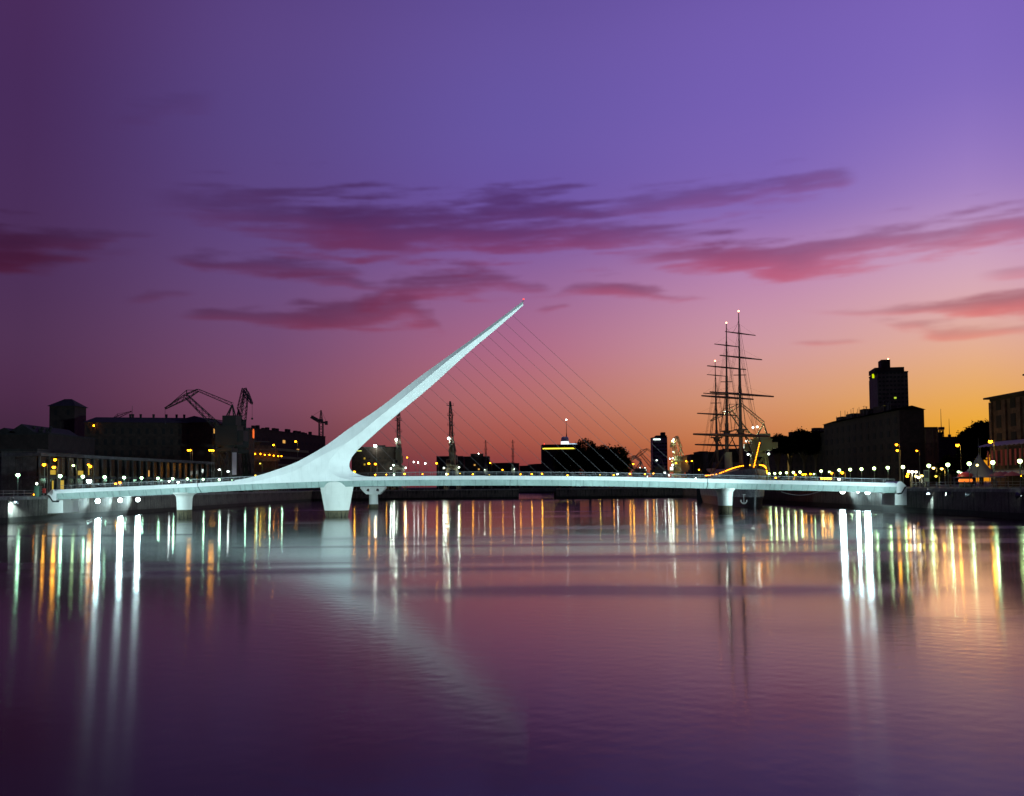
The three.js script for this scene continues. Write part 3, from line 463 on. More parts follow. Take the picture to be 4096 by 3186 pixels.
const more = [[292, 1863, 213, 'g'], [462, 1935, 215, 'o'], [478, 1932, 218, 'o'], [676, 1925, 250, 'w'], [712, 1930, 262, 'w'], [853, 1803, 306, 'o'], [912, 1887, 300, 'w'], [876, 1880, 300, 'w'], [1021, 1902, 330, 'y'], [1040, 1855, 340, 'y'], [1545, 1899, 424, 'o'], [1573, 1862, 424, 'w'], [1655, 1849, 455, 'w'], [1672, 1851, 455, 'w'], [1701, 1855, 455, 'w'], [1628, 1831, 455, 'o'], [1690, 1897, 424, 'o'], [1840, 1895, 424, 'y'], [1958, 1900, 424, 'y'], [2010, 1880, 460, 'o'], [2082, 1898, 424, 'o'], [2270, 1902, 424, 'o'], [2400, 1900, 424, 'y'], [2455, 1901, 424, 'o'], [2470, 1898, 424, 'w'], [2580, 1897, 424, 'o'], [2660, 1892, 430, 'w'], [2688, 1846, 430, 'y'], [2690, 1862, 430, 'w'], [2745, 1846, 430, 'o'], [2768, 1845, 440, 'o'], [2797, 1880, 380, 'o'], [2784, 1915, 330, 'w'], [2843, 1913, 300, 'o'], [3212, 1899, 300, 'o'], [3222, 1898, 300, 'o'], [3243, 1897, 300, 'o'], [3257, 1897, 300, 'g'], [3182, 1900, 300, 'o'], [3318, 1888, 260, 'g'], [3328, 1893, 260, 'o'], [3104, 1912, 320, 'o'], [3630, 1906, 210, 'o'], [3745, 1906, 210, 'y'], [3632, 1897, 215, 'o'], [3790, 1880, 240, 'w']];
{ const T4 = { o: [M.sodium, [1, 0.5, 0.06], 'orange'], w: [M.halide, [0.9, 1, 0.95], 'white'], y: [glow(1, 0.7, 0.06, 3), [1, 0.75, 0.1], 'yellow'], g: [M.mercuryWarm, [0.6, 1, 0.5], 'greenish'] }, sides = [[0, 1350, 'on the left quay'], [1350, 2200, 'on the far mole left of the trees'], [2200, 2900, 'between the far trees and the ship'], [2900, 4100, 'on the right quay']], count = {};
  for (const [px, py, D, c] of more) { const [m, tint, word] = T4[c], side = sides.find(([a, b]) => px >= a && px < b)[2], key = word + side; const n = count[key] = (count[key] ?? -1) + 1; streetLamp('small_lamp', px, py, D, 0.2, 5, `small ${word} lamp ${side}, ${ordinals[n]} of that colour`, 'small lamps along the banks', m, tint); } }
streetLamp('mast_light', 1500, 1784, 430, 0.5, 60, 'brilliant white light on a tall mast right of the pylon', undefined, M.halide, [1, 1, 0.8]);
streetLamp('mast_light', 355, 1925, 204, 0.36, 30, 'dazzling blue-white quay light above the left span', undefined, M.halide, [0.7, 1, 0.95]);

// ------------------------------------------------------------------ buildings
const GB = GROUND;
// a building given by the two ends of its front (left and right as the camera sees them); x runs along the front, z points out of it
function building(name, label, A, B, depth, h, o = {}) {
  const dx = B.x - A.x, dz = B.z - A.z, w = Math.hypot(dx, dz), t = thing(name, label, 'building', V(A.x, GB, A.z), Math.atan2(-dz, dx), o.group);
  part('wall', bx(w / 2, h / 2, -depth / 2, w, h, depth), o.wall ?? M.darkBrick, t);
  if (o.roof === 'hip') { const r = o.rise ?? 4, e = 0.6, P = [[-e, 0, e], [w + e, 0, e], [w + e, 0, -depth - e], [-e, 0, -depth - e]], R = [[r * 1.1, r, -depth / 2], [w - r * 1.1, r, -depth / 2]]; const v = (a) => V(a[0], h + a[1], a[2]); part('roof', [fan([v(P[0]), v(P[1]), v(R[1]), v(R[0])]), fan([v(P[1]), v(P[2]), v(R[1])]), fan([v(P[2]), v(P[3]), v(R[0]), v(R[1])]), fan([v(P[3]), v(P[0]), v(R[0])]), fan([v(P[0]), v(P[3]), v(P[2]), v(P[1])])], M.slate, t); }
  else if (o.roof === 'gable') { const r = o.rise ?? 3, s = new THREE.Shape([[0.5, 0], [-depth - 0.5, 0], [-depth / 2, r]].map(([a, b]) => new THREE.Vector2(a, b))); const q = new THREE.ExtrudeGeometry(s, { depth: w + 0.6, bevelEnabled: false }); q.applyMatrix4(new THREE.Matrix4().set(0, 0, 1, -0.3, 0, 1, 0, h, 1, 0, 0, 0, 0, 0, 0, 1)); part('roof', q, M.slate, t); }
  else part('parapet', [bx(w / 2, h + 0.25, -0.2, w + 0.3, 0.5, 0.7), bx(w / 2, h + 0.25, -depth + 0.2, w + 0.3, 0.5, 0.7), bx(0.2, h + 0.25, -depth / 2, 0.7, 0.5, depth - 1.2), bx(w - 0.2, h + 0.25, -depth / 2, 0.7, 0.5, depth - 1.2)], o.trim ?? M.slate, t);
  if (o.grid) {
    const { cols, rows, y0, y1, ww = 0.5, hh = 0.55, lit = {}, glass = M.shutter } = o.grid, cw = w / cols, rh = (y1 - y0) / rows, g = bx(0, 0, 0, cw * ww, rh * hh, 0.12), f = bx(0, 0, 0, cw * ww + 0.3, 0.14, 0.3);
    for (let r = 0; r < rows; r++) for (let c = 0; c < cols; c++) { const k = lit[`${r},${c}`]; const x = (c + 0.5) * cw, y = y0 + (r + 0.5) * rh; const m = part('window', g, k ? M[k] : glass, t); m.position.set(x, y, 0.04); if (o.grid.sill) { const s = part('sill', f, o.trim ?? M.slab, m); s.position.set(0, -rh * hh / 2 - 0.07, 0.1); } }
  }
  t.size = { w, h, depth };
  return t;
}
const gp = (px, D) => V((px - CX) / F * D, 0, -D);             // a ground point
const hgt = (px, py, D) => at(px, py, D).y - GB;

// left: concrete hall, glass pavilion, tower, long warehouse
{
  const b = building('concrete_hall', 'plain dark concrete hall at the left edge behind the quay', gp(2, 215.5), gp(146, 215.5), 20, hgt(70, 1806, 215.5), { wall: M.slab });
  for (let i = 1; i < 5; i++) part('panel_joint', bx(b.size.w * i / 5, b.size.h / 2, 0.012, 0.06, b.size.h, 0.03), M.joint, b);
  const c = building('shed', 'low dark shed with ridged roofs at the far left skyline', gp(-120, 270), gp(190, 270), 30, hgt(50, 1740, 270), {});
  for (const [px, r] of [[10, 2.4], [80, 3.6]]) { const x = (px + 120) / F * 270; const s = new THREE.Shape([[-4.6, 0], [4.6, 0], [0, r * 0.82]].map(([a, q]) => new THREE.Vector2(a, q))), g = new THREE.ExtrudeGeometry(s, { depth: 29, bevelEnabled: false }); g.translate(x, c.size.h - 0.02, -29.2); part('ridge_roof', g, M.slate, c); }
  [[109, 1.9], [133, 1.1], [143, 1.6], [162, 1.1], [176, 1.7]].forEach(([px, h]) => { const x = (px + 120) / F * 270; part('roof_vent', [bar(V(x, c.size.h, -3), V(x, c.size.h + h, -3), 0.35, 0.28, 8), ball(V(x + 0.15, c.size.h + h + 0.25, -3), 0.5, 8)], M.slate, c); });
}
{
  const A = gp(150, 215), B = gp(840, 300), b = thing('glass_pavilion', 'long two storey glass pavilion with pale roof edge on the left quay', 'building', V(A.x, GB, A.z), Math.atan2(-(B.z - A.z), B.x - A.x));
  const w = Math.hypot(B.x - A.x, B.z - A.z), h = 9.2, n = 24, cw = w / n;
  part('roof', bx(w / 2, h - 0.35, -6, w + 1, 0.7, 14), M.paleWall, b);
  part('floor_slab', bx(w / 2, 4.0, -5.9, w, 0.45, 12.2), M.paleWall, b);
  part('back_wall', bx(w / 2, h / 2 - 0.4, -12.2, w, h - 0.8, 0.3), M.slab, b);
  for (const x of [0.16, w - 0.16]) part('side_wall', bx(x, h / 2 - 0.4, -6.2, 0.3, h - 0.8, 11.7), M.slab, b);
  const pane = bx(0, 0, 0, cw - 0.3, 4.2, 0.05), paneL = bx(0, 0, 0, cw - 0.3, 3.6, 0.05), col = bx(0, h / 2 - 0.38, 0, 0.3, h - 0.74, 0.35);
  for (let i = 0; i <= n; i++) part('column', col, M.paleWall, b).position.set(i * cw, 0, 0.3);
  const lit = { 1: 'winYellow', 3: 'winYellow', 4: 'winYellow' };
  for (let i = 0; i < n; i++) { part('window_pane', pane, M.paneDark, b).position.set((i + 0.5) * cw, 6.35, 0); part('window_pane', paneL, M.paneDark, b).position.set((i + 0.5) * cw, 1.9, 0); }
  for (const [i, y, s, q] of [[1, 4.75, 2.0, 1], [4, 4.75, 2.4, 1], [2, 1.7, 1.2, 2.6], [1, 1.7, 0.5, 2.4], [13, 5.0, 0.5, 1.6], [5, 5.4, 0.4, 2.2]]) part('lit_window', bx((i + 0.5) * cw, y + 0.3, 0.06, s, q, 0.06), i === 13 ? M.winWarm : M.winYellow, b);
  for (let k = 0; k < 7; k++) part('blind_slat', bx(17.5 * cw, 5.2 + k * 0.45, 0.06, cw * 0.8, 0.08, 0.06), M.paleWall, b);
}
{
  const b = building('square_tower', 'square dark tower with a hipped roof on the left skyline', gp(193, 330), gp(294, 330), 9, hgt(240, 1625, 330), { roof: 'hip', rise: 2.7, grid: { cols: 2, rows: 7, y0: 4, y1: hgt(240, 1630, 330), ww: 0.22, hh: 0.45 } });
  const w2 = building('long_warehouse', 'long dark warehouse with a low hipped roof behind the glass pavilion', gp(335, 318), gp(862, 328), 14, hgt(400, 1690, 319), { roof: 'hip', rise: 2.1, grid: { cols: 16, rows: 5, y0: 4, y1: hgt(335, 1690, 318) - 1, ww: 0.36, hh: 0.5 } });
  const w3 = building('long_warehouse', 'dark warehouse wing with skylights behind the black dock cranes', gp(848, 326), gp(1016, 374), 14, hgt(1000, 1722, 372), { roof: 'hip', rise: 2.4, grid: { cols: 14, rows: 5, y0: 4, y1: 22, ww: 0.4, hh: 0.5, lit: { '4,1': 'winWarm', '4,0': 'winWarm' } } });
  const W = w2.size.w, H = w2.size.h;
  for (const x of [0.32, 0.34, 0.4, 0.5, 0.6, 0.68, 0.74]) part('roof_vent', bar(V(W * x, H + 1.5, -7), V(W * x, H + 3.2, -7), 0.3, 0.42, 7), M.slate, w2);
  part('roof_aerial', bar(V(W * 0.335, H + 1.8, -7), V(W * 0.335, H + 6.0, -7), 0.08, 0.05, 5), M.steel, w2);
  for (const i of [0, 1, 2, 3, 4, 5, 6, 7, 8, 9]) part('skylight', bx(w3.size.w * (0.08 + i * 0.09), w3.size.h + 0.62, -1.6, 1.6, 0.14, 1.0), M.paleWall, w3);
  const p = at(375, 1704, 318.3); wallLamp(w2, p, 3, 0.24);
  const q = at(1003, 1735, 371), s = part('glow_panel', (() => { const g = new THREE.ExtrudeGeometry(new THREE.Shape(Array.from({ length: 28 }, (_, i) => { const a = i / 28 * 6.283; return new THREE.Vector2(0.95 * Math.sign(Math.cos(a)) * Math.abs(Math.cos(a)) ** 0.6, 1.75 * Math.sign(Math.sin(a)) * Math.abs(Math.sin(a)) ** 0.6); })), { depth: 0.15, bevelEnabled: false }); return g; })(), M.signOrange, w3);
  s.position.set(w3.size.w - 1.9, q.y - GB, 0.1); s.userData.label = 'glowing orange rounded sign on the warehouse end';
}
function wallLamp(t, p, cd, r, m = M.sodium, tint = [1, 0.5, 0.06], out = 0.45) {   // a lamp fixed to a building at a world point
  t.updateMatrixWorld(true); const l = t.worldToLocal(p.clone()); l.z += out;
  const o = part('lamp', ball(l, Math.min(r, 0.24), 10), m, t); part('lamp_arm', beam(l.clone().add(V(0, 0.3, 0)), l.clone().add(V(0, 0.3, -0.15 - out)), 0.06), M.steel, o);
  addPoint(t, l, tint, cd, Math.min(r, 0.22));
}
// terraced building with lamps on its balcony, and the long apartment house behind it
{
  const A = gp(690, 352), B = gp(1112, 392), b = building('terraced_building', 'terraced building with brick balconies lit by a row of warm lamps', A, B, 16, hgt(1112, 1803, 392), { wall: M.brick, trim: M.paleWall });
  const W = b.size.w, H = b.size.h;
  part('upper_storey', bx(W * 0.48, H + 1.0, -8.5, W * 0.94, 2.0, 12), M.brick, b);
  part('penthouse', bx(W * 0.45, H + 2.6, -9, W * 0.86, 1.2, 10), M.brick, b);
  part('eaves', bx(W * 0.46, H + 3.4, -8, W * 0.95, 0.35, 13), M.paleWall, b);
  for (let k = 0; k < 4; k++) part('balcony', [bx(W / 2, H - 1.2 - k * 2.6, 0.55, W + 0.4, 0.9, 0.12), bx(W / 2, H - 1.7 - k * 2.6, 0.3, W + 0.4, 0.15, 0.66)], k % 2 ? M.paleWall : M.brick, b);
  for (let k = 0; k < 9; k++) part('stepped_parapet', bx(W * (0.62 + 0.04 * k), H + 0.8 + (k < 5 ? 1.2 : 0.4), -2.2, W * 0.042, k < 5 ? 2.0 : 1.4, 0.25), M.brick, b);
  for (const [px, py] of [[988, 1814], [1009, 1817], [1030, 1817], [1047, 1821], [1066, 1821], [1083, 1824], [1101, 1826], [1114, 1826]]) { const f = (px - 690) / 422, D = 352 + 40 * f - 1.0; wallLamp(b, at(px, py, D), 7, 0.2, M.sodium, [1, 0.5, 0.12], 1.6); }
  for (const [x, y, s] of [[0.305, 2.2, 1.2], [0.40, 2.4, 0.8]]) part('lit_window', bx(W * x, y + 3, 0.07, s, 1.8, 0.08), M.winYellow, b);
  for (let i = 0; i < 4; i++) part('lit_window', bx(W * (0.44 + i * 0.035), 5.3, 0.07, 1.25, 1.9, 0.08), M.winGreen, b);
  part('kiosk_sign', bx(W * 0.815, 5.0, 0.9, 2.6, 0.9, 0.2), glow(1, 0.75, 0.1, 2.5), b);
  part('banner_wall', bx(W * 0.78, 1.6, 1.0, 8, 2.0, 0.3), M.paleWall, b);
}
{
  const b = building('apartment_house', 'dark apartment house with a ragged chimney roofline left of the pylon', gp(1000, 440), gp(1300, 520), 24, hgt(1000, 1716, 440), { grid: { cols: 16, rows: 6, y0: 3, y1: 25, ww: 0.5, hh: 0.4, lit: { '5,6': 'winWarm', '3,12': 'winWarm', '3,14': 'winWarm', '4,9': 'winWarm', '3,15': 'winWarm' } } });
  const R = rng(21), W = b.size.w, H = b.size.h;
  for (let k = 0; k < 18; k++) { const x = W * (0.12 + 0.8 * k / 18) + R() * 2; part('chimney', bx(x, H + 0.7 + R() * 0.5, -3 - R() * 4, 1.2 + R() * 0.9, 1.8 + R() * 1.2, 1.3), M.darkBrick, b); }
  part('mansard', bx(W * 0.5, H - 0.5, -12.5, W * 0.8, 1.5, 22), M.slate, b);
  for (let k = 0; k < 3; k++) part('balcony', bx(W * 0.42, 12 + k * 3.6, 0.6, W * 0.62, 1.1, 0.15), mat(0.16, 0.20, 0.10, 0.9), b);
  for (let k = 0; k < 5; k++) part('balcony', bx(W * (0.76 + 0.05 * k), 15.5 - 0.3 * k, 0.7, 3, 1.2, 0.9), M.paleWall, b);
}
{
  const w = building('mole_warehouse', 'low dark warehouse on the far mole beside the pylon foot', gp(1405, 432), gp(1592, 432), 13, hgt(1500, 1793, 432), { grid: { cols: 9, rows: 5, y0: 2, y1: 15, ww: 0.3, hh: 0.3, lit: { '4,2': 'winYellow', '3,2': 'winYellow' } } });
  part('lit_roofline', bx(w.size.w * 0.13, w.size.h - 1.2, 0.1, 3.5, 0.3, 0.15), glow(0.9, 1, 0.2, 1.2), w);
  part('ventilator', bx(w.size.w * 0.62, w.size.h + 0.7, -4, 3.2, 1.2, 2), M.slate, w);
  building('far_block', 'dark office block behind the right lit crane mast', gp(1745, 815), gp(1850, 815), 25, hgt(1800, 1828, 815), { wall: M.darkBrick, grid: { cols: 6, rows: 5, y0: 3, y1: 22, ww: 0.4, hh: 0.4 } });
  const f = building('far_block', 'dark office block with a raised roof left of the small cranes', gp(1856, 815), gp(1956, 815), 25, hgt(1900, 1829, 815), { grid: { cols: 6, rows: 6, y0: 3, y1: 24, ww: 0.4, hh: 0.35, lit: { '3,3': 'winWarm', '1,1': 'winWarm', '4,2': 'winWarm' } } });
  part('roof_house', bx(f.size.w * 0.5, f.size.h + 1.4, -9, f.size.w * 0.5, 2.8, 12), M.darkBrick, f); wallLamp(f, at(1914, 1816, 815), 4, 0.24, M.halide, [0.9, 1, 0.9]);
  const R = rng(5); let x = 1958, k = 0;
  for (const [a, b2, y] of [[1960, 1995, 1868], [1996, 2040, 1862], [2041, 2076, 1856], [2077, 2110, 1866], [2111, 2146, 1860], [2147, 2168, 1866]]) building('far_house', `low dark house on the far skyline, ${ordinals[k++]} of six left of the lit office slab`, gp(a, 830 + R() * 40), gp(b2, 830 + R() * 40), 20, hgt(a, y, 850), { group: 'low houses on the far skyline', grid: { cols: 5, rows: 4, y0: 3, y1: 14, ww: 0.4, hh: 0.35, lit: k === 4 ? { '1,1': 'winWarm', '2,3': 'winWarm' } : {} } });
}
{
  const D = 860, b = building('office_slab', 'office slab with a yellow light line and a lit white rotunda on its roof', gp(2168, D), gp(2318, D), 30, hgt(2240, 1781, D), { wall: M.slate, grid: { cols: 10, rows: 9, y0: 2, y1: 31, ww: 0.85, hh: 0.45, lit: Object.fromEntries([0, 1, 2, 3, 4].flatMap((r) => Array.from({ length: 5 - r }, (_, c) => [`${r},${c}`, 'winDim']))) } });
  const W = b.size.w, H = b.size.h;
  part('light_strip', bx(W * 0.45, H - 3.0, 0.15, W * 0.86, 0.9, 0.3), M.stripYellow, b);
  part('roof_drum', lathe([[3.4, H], [3.4, H + 4.6], [3.2, H + 4.8], [3.2, H + 6.3], [2.2, H + 7.2], [0.01, H + 7.4]], 24, V(W * 0.62, 0, -4)), M.white, b);
  part('drum_light', lathe([[3.5, H + 0.3], [3.5, H + 3.2]], 24, V(W * 0.62, 0, -4)), glow(0.95, 1, 1, 1.3), b);
  part('roof_lamp', bx(W * 0.84, H + 0.9, -2, 7, 0.9, 1.2), glow(0.55, 0.8, 1, 1.1), b);
  part('aerial', [bar(V(W * 0.665, H + 7, -4), V(W * 0.665, H + 10, -4), 0.5, 0.35, 8), bar(V(W * 0.665, H + 10, -4), V(W * 0.665, H + 21.5, -4), 0.28, 0.12, 6)], M.slab, b);
  part('aerial_light', ball(V(W * 0.665, H + 22, -4), 0.45), M.halide, b);
  for (const x of [0.06, 0.98]) part('warning_light', ball(V(W * x, H + 1, 0), 0.4), M.beacon, b);
}
{
  const D = 900, b = building('slab_tower', 'slim dark curved tower with a short white light bar near its top', gp(2613, D), gp(2670, D), 16, hgt(2640, 1752, D), { wall: mat(0.10, 0.08, 0.11, 0.5), grid: { cols: 5, rows: 12, y0: 2, y1: 40, ww: 0.8, hh: 0.35 } });
  const W = b.size.w, H = b.size.h;
  part('upper_step', bx(W * 0.62, H + 1.1, -7, W * 0.72, 2.2, 12), M.slate, b); part('lift_house', bx(W * 0.78, H + 3.6, -7, W * 0.27, 3.0, 8), M.slate, b);
  part('light_bar', bx(W * 0.27, H - 1.5, 0.3, W * 0.5, 0.9, 0.3), M.stripWhite, b);
  part('corner_rib', bx(0.25, H * 0.46, 0.3, 0.9, H * 0.9, 0.9), M.slate, b);
}
// right: low buildings behind the ship, the warehouse row, the tower
{
  let k = 0;
  for (const [a, b2, y, D] of [[2765, 2800, 1822, 520], [2800, 2832, 1810, 520], [2833, 2900, 1812, 505], [2900, 2990, 1800, 490], [2990, 3085, 1790, 470]]) building('dock_shed', `dark shed behind the sailing ship, ${ordinals[k++]} from the left`, gp(a, D), gp(b2, D), 18, hgt(a, y, D), { group: 'sheds behind the ship', grid: { cols: 4, rows: 2, y0: 2, y1: 10, ww: 0.3, hh: 0.4 } });
  const A = V(110, 0, -352), B = V(110, 0, -283), H = hgt(3480, 1664, 307);
  const b = building('brick_warehouse', 'long dark warehouse row on the right quay with aerials on its roofline', A, B, 7, H, { wall: M.darkBrick, roof: 'gable', rise: 1.2, grid: { cols: 12, rows: 5, y0: 2.5, y1: H - 1, ww: 0.35, hh: 0.5 } });
  const far = building('brick_warehouse', 'lower far half of the dark warehouse row on the right quay', V(110, 0, -440), V(110, 0, -352.2), 9, H - 2.6, { wall: M.darkBrick, roof: 'gable', rise: 1.4, grid: { cols: 14, rows: 5, y0: 2.5, y1: H - 4, ww: 0.35, hh: 0.5 } });
  for (const [x, w, h] of [[8, 3, 1.6], [22, 5, 1.2], [39, 3, 2.0], [54, 6, 1.3], [70, 3, 1.8], [81, 4, 1.1]]) part('roof_house', bx(x, H - 1.9 + h / 2, -3, w, h, 3), M.darkBrick, far);
  const W = b.size.w, R = rng(33);
  for (let i = 0; i < 22; i++) { const x = W * (0.04 + 0.9 * R()), h = 0.8 + R() * 2.4; part('roof_aerial', [bar(V(x, H + 0.8, -2), V(x, H + 1 + h, -2), 0.09, 0.06, 5), ...(i % 4 === 0 ? [beam(V(x - 1.1, H + 0.9 + h, -2), V(x + 1.1, H + 0.9 + h, -2), 0.07)] : [])], M.steel, b); }
  for (const [f, w, h] of [[0.48, 4, 2.2], [0.66, 5, 2.0], [0.72, 4, 1.8], [0.3, 6, 1.6], [0.15, 5, 1.3]]) part('roof_house', bx(W * f, H + 0.7 + h / 2, -4, w, h, 4), M.darkBrick, b);
  // a lit piece of facade, its light put in as an F-shaped glow
  const f = [[0, 0], [2.6, 0.4], [3.6, 3.4], [2.6, 4.6], [2.6, 8.9], [5.6, 8.9], [5.6, 10.4], [2.6, 10.4], [2.6, 12.9], [5.6, 12.9], [5.6, 14.2], [0, 14.2]], s = new THREE.Shape(f.map(([x, y]) => new THREE.Vector2(x, y - 0))), g = new THREE.ExtrudeGeometry(s, { depth: 0.25, bevelEnabled: false });
  const fp = part('glow_panel', g, glow(0.55, 0.34, 0.06, 0.26), far); fp.position.set(440 - 398, 1.4, 0.1); fp.userData.label = 'tall dull yellow F-shaped piece of facade with its light put in as glow';
  for (const [x, y, w, h] of [[51, 4.5, 1.0, 2.4], [49.5, 3.0, 2.2, 0.8]]) part('lit_window', bx(x, y, 0.12, w, h, 0.1), M.winWarm, far);
  const t = building('office_tower', 'tall dark office tower with a glowing lime sign at its top corner', gp(3520, 392), gp(3641, 390), 19.3, hgt(3560, 1493, 392), { wall: mat(0.10, 0.07, 0.06, 0.8, { tex: 'grain' }), trim: M.slate, grid: { cols: 8, rows: 14, y0: 22, y1: 45, ww: 0.6, hh: 0.4, lit: { '7,4': 'winLime', '5,1': 'winDim' } } });
  const tw = t.size.w; t.updateMatrixWorld(true);
  part('sky_lit_side', bx(-0.1, (t.size.h - 1.2) / 2, -9.6, 0.2, t.size.h - 1.2, 18.8), M.paleWall, t);  // pale sheet over the side wall, the sky's light put into its colour
  part('cap', bx(tw / 2 - 1, t.size.h + 1.4, -8, tw * 0.98, 1.8, 14), M.darkBrick, t); part('lift_house', bx(tw * 0.35, t.size.h + 4.0, -8, tw * 0.30, 3.6, 7), M.darkBrick, t);
  part('roof_light', ball(V(tw * 0.46, t.size.h + 6.2, -6), 0.3), M.masthead, t);
  const sg = at(3501, 1502, 400), sl = t.worldToLocal(sg.clone()); const so = part('sign', (() => { const q = new THREE.Shape(); q.moveTo(-1.1, -1.1); q.lineTo(1.0, -1.2); q.lineTo(1.15, 0.5); q.absarc(0.6, 0.8, 0.5, 0, Math.PI); q.absarc(-0.5, 0.8, 0.5, 0, Math.PI); q.lineTo(-1.15, 0.3); return new THREE.ExtrudeGeometry(q, { depth: 0.5, bevelEnabled: false }); })(), M.signLime, t); so.position.copy(sl); so.userData.label = 'glowing lime corner sign';
}
{
  const H = hgt(3970, 1608, 229), A = V(110, 0, -229), B = V(110, 0, -150), b = building('pilastered_warehouse', 'brick warehouse with tall pilasters and an overhanging roof at the right edge', A, B, 30, H, { wall: M.brick, trim: M.darkBrick });
  const W = b.size.w;
  part('cornice', bx(W / 2, H + 0.7, 0.3, W + 1.2, 0.4, 2.2), M.darkBrick, b); part('roof_storey', bx(W * 0.66, H + 2.3, -6, W * 0.68, 2.8, 10), M.darkBrick, b); part('roof_overhang', bx(W * 0.63, H + 3.9, -4.5, W * 0.74, 0.35, 15), M.slate, b);
  for (let i = 0; i <= 12; i++) part('pilaster', bx(0.5 + i * (W - 1) / 12, H / 2, 0.2, 1.1, H - 0.4, 0.5), M.brick, b);
  for (let i = 0; i < 12; i++) for (let r = 0; r < 4; r++) { const m = part('window', bx(0, 0, 0, 2.2, 2.8, 0.12), M.shutter, b); m.position.set(0.5 + (i + 0.5) * (W - 1) / 12, 6.6 + r * 4.0, 0.04); }
  // end wall seen from the dock gap, lit orange by the street lamp
  const g = building('brick_gatehouse', 'narrow brick gable lit orange between the two warehouses', gp(3706, 282), gp(3752, 282), 10, hgt(3730, 1716, 282), { wall: M.brick });
  for (const x of [0.62, 0.99]) part('pilaster', bx(g.size.w * x, g.size.h / 2, 0.2, 0.4, g.size.h, 0.4), M.brick, g);
  building('distant_terrace', 'low dark rooftops at the end of the street between the warehouses', gp(3700, 420), gp(3900, 420), 20, hgt(3850, 1752, 420), {});
  building('distant_terrace', 'dark stepped house left of the two lattice aerials', gp(3712, 400), gp(3776, 400), 18, hgt(3740, 1735, 400), {});
}
// lattice radio towers between the warehouses
for (const [px, top, D, label, r] of [[3769, 1636, 520, 'red and white lattice radio tower between the warehouses', 1.5], [3801, 1676, 560, 'thin lattice radio mast right of the thicker tower', 0.8]]) {
  const p = gp(px, D), t = thing('radio_tower', label, 'tower', V(p.x, GB, p.z)), h = hgt(px, top, D);
  part('mast', lattice(V(0, 0, 0), V(0, h * 0.74, 0), r * 1.8, r, 9, 0.16), r > 1 ? mat(0.30, 0.06, 0.04, 0.7) : M.steel, t); part('aerial', bar(V(0, h * 0.74, 0), V(0, h, 0), 0.18, 0.08, 6), M.steel, t);
  part('platform', [bx(0, h * 0.62, 0, r * 2.4, 0.25, r * 2.4), bx(0, h * 0.74, 0, r * 1.6, 1.4, r * 1.6)], M.steel, t);
}


